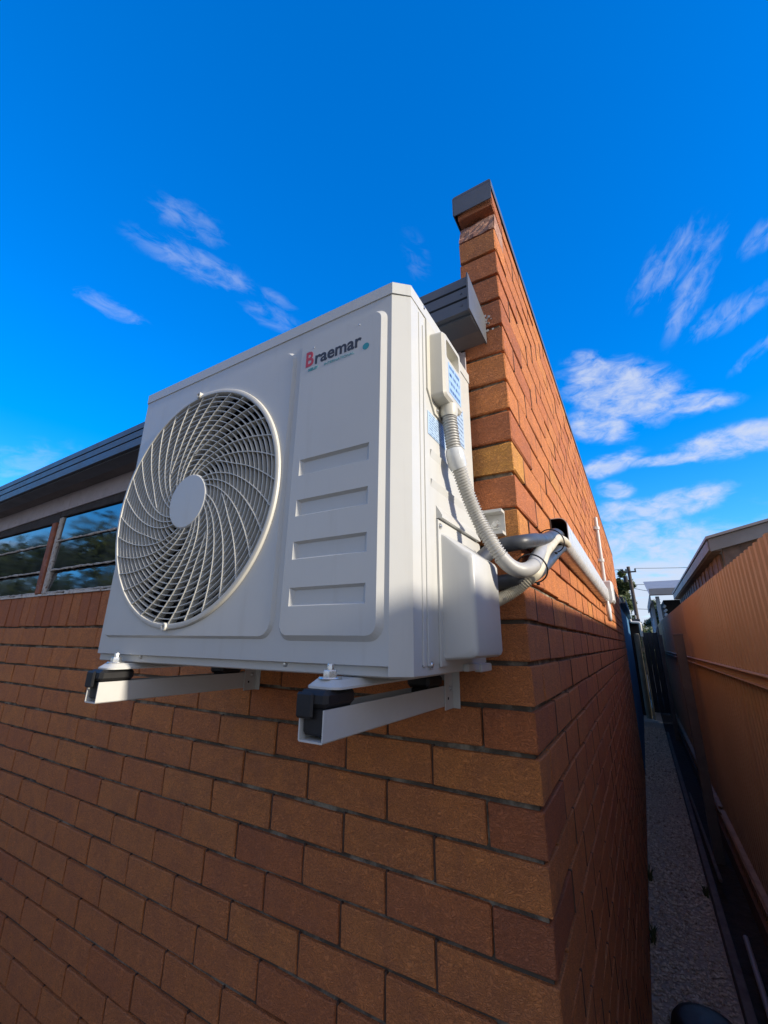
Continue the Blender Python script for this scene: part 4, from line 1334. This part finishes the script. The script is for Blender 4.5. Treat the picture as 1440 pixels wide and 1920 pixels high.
for k in range(7):
    mb = MB(); mb.tube([(0.92, 14.15 + .01 * k, -0.9 + .12 * k), (0.97 + .02 * (k % 2), 14.2, -0.83 + .12 * k)], .035, 8); mb.build('bracket_scroll', 'pale_blue_paint', h2)
for k in range(9):
    mb = MB(); mb.cbox(0.625 + .001 * k, 0.66, 14.4 + .3 * k, 14.5 + .3 * k, G + 1.5, -0.45, .004); mb.build('baluster', 'pale_blue_paint', h2)

# power pole and wires
pl_ = thing('power_pole', (0.19, 30, G), 'dark timber power pole beyond the passage', 'power pole')
mb = MB(); mb.tube([(0.23, 30, G), (0.145, 30, 3.55)], [.13, .10], 12); mb.build('pole', 'pole_wood', pl_, 50)
mb = MB(); mb.cbox(-0.25, 0.55, 29.84, 29.88, 3.15, 3.24, .01); mb.build('crossarm', 'pole_wood', pl_)
mb = MB(); mb.cbox(0.09, 0.15, 29.83, 29.88, -0.4, 0.5, .01); mb.build('conduit', 'pvc_white', pl_)
for x in (-0.2, 0.0, 0.5):
    mb = MB(); mb.lathe([(0, .16), (.05, .15), (.03, .1), (.06, .08), (.03, 0)], (x, 29.86, 3.24), 'z', 10); mb.build('insulator', 'dark_inside', pl_, 50)
mb = MB(); mb.lathe([(0, .4), (.13, .38), (.13, 0), (0, 0)], (-0.10, 29.8, 2.55), 'z', 12); mb.build('transformer', 'dark_inside', pl_, 50)
for i, (a, b, lab) in enumerate((((0.5, 29.86, 3.4), (14, 33, 3.9), 'upper overhead wire running right from the power pole'), ((0.2, 30, 2.4), (14, 31, 2.9), 'middle overhead wire running right from the power pole'),
                          ((0.2, 30, 2.2), (3.0, 19, 0.9), 'slanting service wire from the power pole to the verandah roof'), ((0.2, 30, 0.9), (14, 30, 1.0), 'lowest overhead wire running right from the power pole'), ((-0.2, 29.86, 3.4), (-14, 33, 4.0), 'overhead wire running left from the power pole'))):
    A, B = Vector(a), Vector(b)
    P = [A.lerp(B, q / 12) - Vector((0, 0, .25 * 4 * (q / 12) * (1 - q / 12))) for q in range(13)]
    mb = MB(); mb.tube(P, .014, 5)
    settle(mb, 'overhead_wire', 'dark_inside', a, lab, 'wire', None, 60)

# ------------------------------------------------------------------ trees
def tree(name, base, h, crown, nleaf, leaf, mat, label, seed, group, trunk_r=.12, cb=.35):
    r = random.Random(seed)
    tr = thing(name, base, label, 'tree', group)
    bx, by, bz = base
    mb = MB()
    top = h * .85
    mb.tube([(bx, by, bz), (bx + r.uniform(-.1, .1), by, bz + top * .5), (bx + r.uniform(-.2, .2), by, bz + top)], [trunk_r, trunk_r * .7, trunk_r * .15], 8, True, False)
    tips = []
    for k in range(16):
        z = bz + h * r.uniform(cb * .7, .85)
        a = r.uniform(0, 2 * pi); L = crown * r.uniform(.5, .95) * (1.1 - .6 * abs((z - bz) / h - .55))
        e = Vector((bx + L * cos(a), by + L * sin(a), z + L * r.uniform(.15, .6)))
        mb.tube([(bx, by, z), (bx + L * .5 * cos(a), by + L * .5 * sin(a), z + L * .22), e], [trunk_r * .4, trunk_r * .22, trunk_r * .08], 5)
        tips += [e, Vector((bx + L * .55 * cos(a), by + L * .55 * sin(a), z + L * .3))]
    mb.build('trunk', 'bark', tr, 50)
    mb = MB()
    clumps = [(t_, crown * r.uniform(.20, .42)) for t_ in tips] + [(Vector((bx, by, bz + h * r.uniform(.6, .95))), crown * .3) for _ in range(8)]
    for i in range(nleaf):
        c, cr = r.choice(clumps)
        d = Vector((r.gauss(0, 1), r.gauss(0, 1), r.gauss(0, .8))).normalized() * cr * r.random() ** .45
        p = c + d
        u = Vector((r.gauss(0, 1), r.gauss(0, 1), r.gauss(0, .6))).normalized()
        v = u.orthogonal().normalized()
        s_ = leaf * r.uniform(.6, 1.3)
        mb.v += [tuple(p - u * s_), tuple(p + v * s_ * .38), tuple(p + u * s_), tuple(p - v * s_ * .38)]
        k = len(mb.v); mb.f.append((k - 4, k - 3, k - 2, k - 1))
    off = wloc(tr)
    me = bpy.data.meshes.new('crown')
    me.from_pydata([tuple(Vector(v) - off) for v in mb.v], [], mb.f)
    me.materials.append(MATS[mat])
    o = bpy.data.objects.new('crown', me); COL.objects.link(o); o.parent = tr
    return tr
FT = 'trees beyond the passage'
tree('conifer_tree', (-0.32, 34, G), 7.3, .80, 14000, .17, 'leaf_mid', 'tall narrow green tree left of the power pole', 1, FT, .16, .1)
tree('bush_tree', (0.15, 33, G), 3.0, 1.3, 4000, .13, 'leaf_dark', 'dark round tree at the foot of the power pole', 2, FT, .12, .15)
tree('bush_tree', (0.75, 26, G), 2.55, .75, 4000, .10, 'leaf_mid', 'bright green bush between power pole and verandah', 3, FT, .10, .1)
tree('bush_tree', (1.6, 40, G), 5.2, 1.2, 4000, .16, 'leaf_dark', 'small dark tree peeking out left of the verandah roof', 4, FT, .12, .3)
tree('bush_tree', (-2.2, 42, G), 5.0, 2.2, 5000, .18, 'leaf_dark', 'broad dark tree hidden behind the far gutter', 5, FT, .15, .2)
# scrubby hill
mb = MB()
rh = random.Random(5)
rows = []
for j in range(12):
    row = []
    for i in range(41):
        x = -60 + 3 * i
        yy = 55 + 9 * j
        hgt = 3.2 * sin(pi * min(1, j / 8)) * (.7 + .3 * sin(i * .7) + .15 * rh.random())
        row.append((x, yy, G + max(0, hgt)))
    rows.append(row)
mb.bridge(rows, closed=False)
kind(mb.build('hill', 'hill', None, 60), 'structure')
mb = MB()
for i in range(16000):
    x = rh.uniform(-8, 10); yy = rh.uniform(52, 62)
    p = Vector((x, yy, G + rh.uniform(0, 1) ** .7 * (2.6 + .9 * sin(x * 1.3) + .4 * sin(x * 3.7))))
    u = Vector((rh.gauss(0, 1), rh.gauss(0, 1), rh.gauss(0, 1))).normalized(); v = u.orthogonal(); s_ = rh.uniform(.10, .24)
    mb.v += [tuple(p - u * s_), tuple(p + v * s_ * .5), tuple(p + u * s_), tuple(p - v * s_ * .5)]
    k = len(mb.v); mb.f.append((k - 4, k - 3, k - 2, k - 1))
me = bpy.data.meshes.new('scrub'); me.from_pydata(mb.v, [], mb.f); me.materials.append(MATS['leaf_grey'])
o = bpy.data.objects.new('scrub', me); COL.objects.link(o); kind(o, 'stuff'); tag(o, 'grey-green scrub covering the distant hill behind the power pole', 'scrub')

# behind the camera: what the windows reflect, and an unseen wall added to darken the brick foot
opp = thing('added_shade_wall', (-3.0, -2.2, G), 'low brown unseen wall added behind the camera to shade the foot of the house wall', 'wall')
mb = MB(); mb.box(-9, 0.56, -2.27, -2.10, G, -1.48); mb.build('wall_body', 'old_wall', opp)
mb = MB(); mb.cbox(-9.02, 0.57, -2.31, -2.06, -1.479, -1.43, .01); mb.build('coping', 'old_wall', opp)
os_ = thing('garage', (-17, -5.0, G), 'low blue-grey garage reflected in the louvre windows', 'garage')
mb = MB(); mb.box(-26, -11.0, -5.6, -4.4, G, -0.05); mb.build('wall', 'tin_roof', os_)
mb = MB(); mb.prism([(-5.7, -0.049), (-4.3, -0.049), (-4.3, 0.03), (-5.7, 0.30)], 'x', -26.2, -10.8); mb.build('roof', 'tin_roof', os_)
RT = 'trees reflected in the windows'
for k, (x_, y_, h_, m_, lab) in enumerate([(-15.5, -7.6, 5.6, 'leaf_mid', 'leafy garden tree nearest the house behind the garage, reflected in the window'), (-18.6, -7.4, 5.2, 'leaf_dark', 'second garden tree from the house behind the garage'),
        (-22.0, -7.7, 5.9, 'leaf_mid', 'third garden tree from the house behind the garage'), (-25.6, -7.3, 5.3, 'leaf_dark', 'fourth garden tree from the house behind the garage'), (-29.5, -7.6, 5.8, 'leaf_mid', 'farthest garden tree from the house, beyond the garage')]):
    tree('garden_tree', (x_, y_, G), h_, 2.1, 7000, .17, m_, lab, 21 + k, RT, .15, .3)

# lift everything so that the ground is at z = 0
for o in bpy.data.objects:
    if o.parent is None and o not in (cam, sun):
        o.location.z += ZG
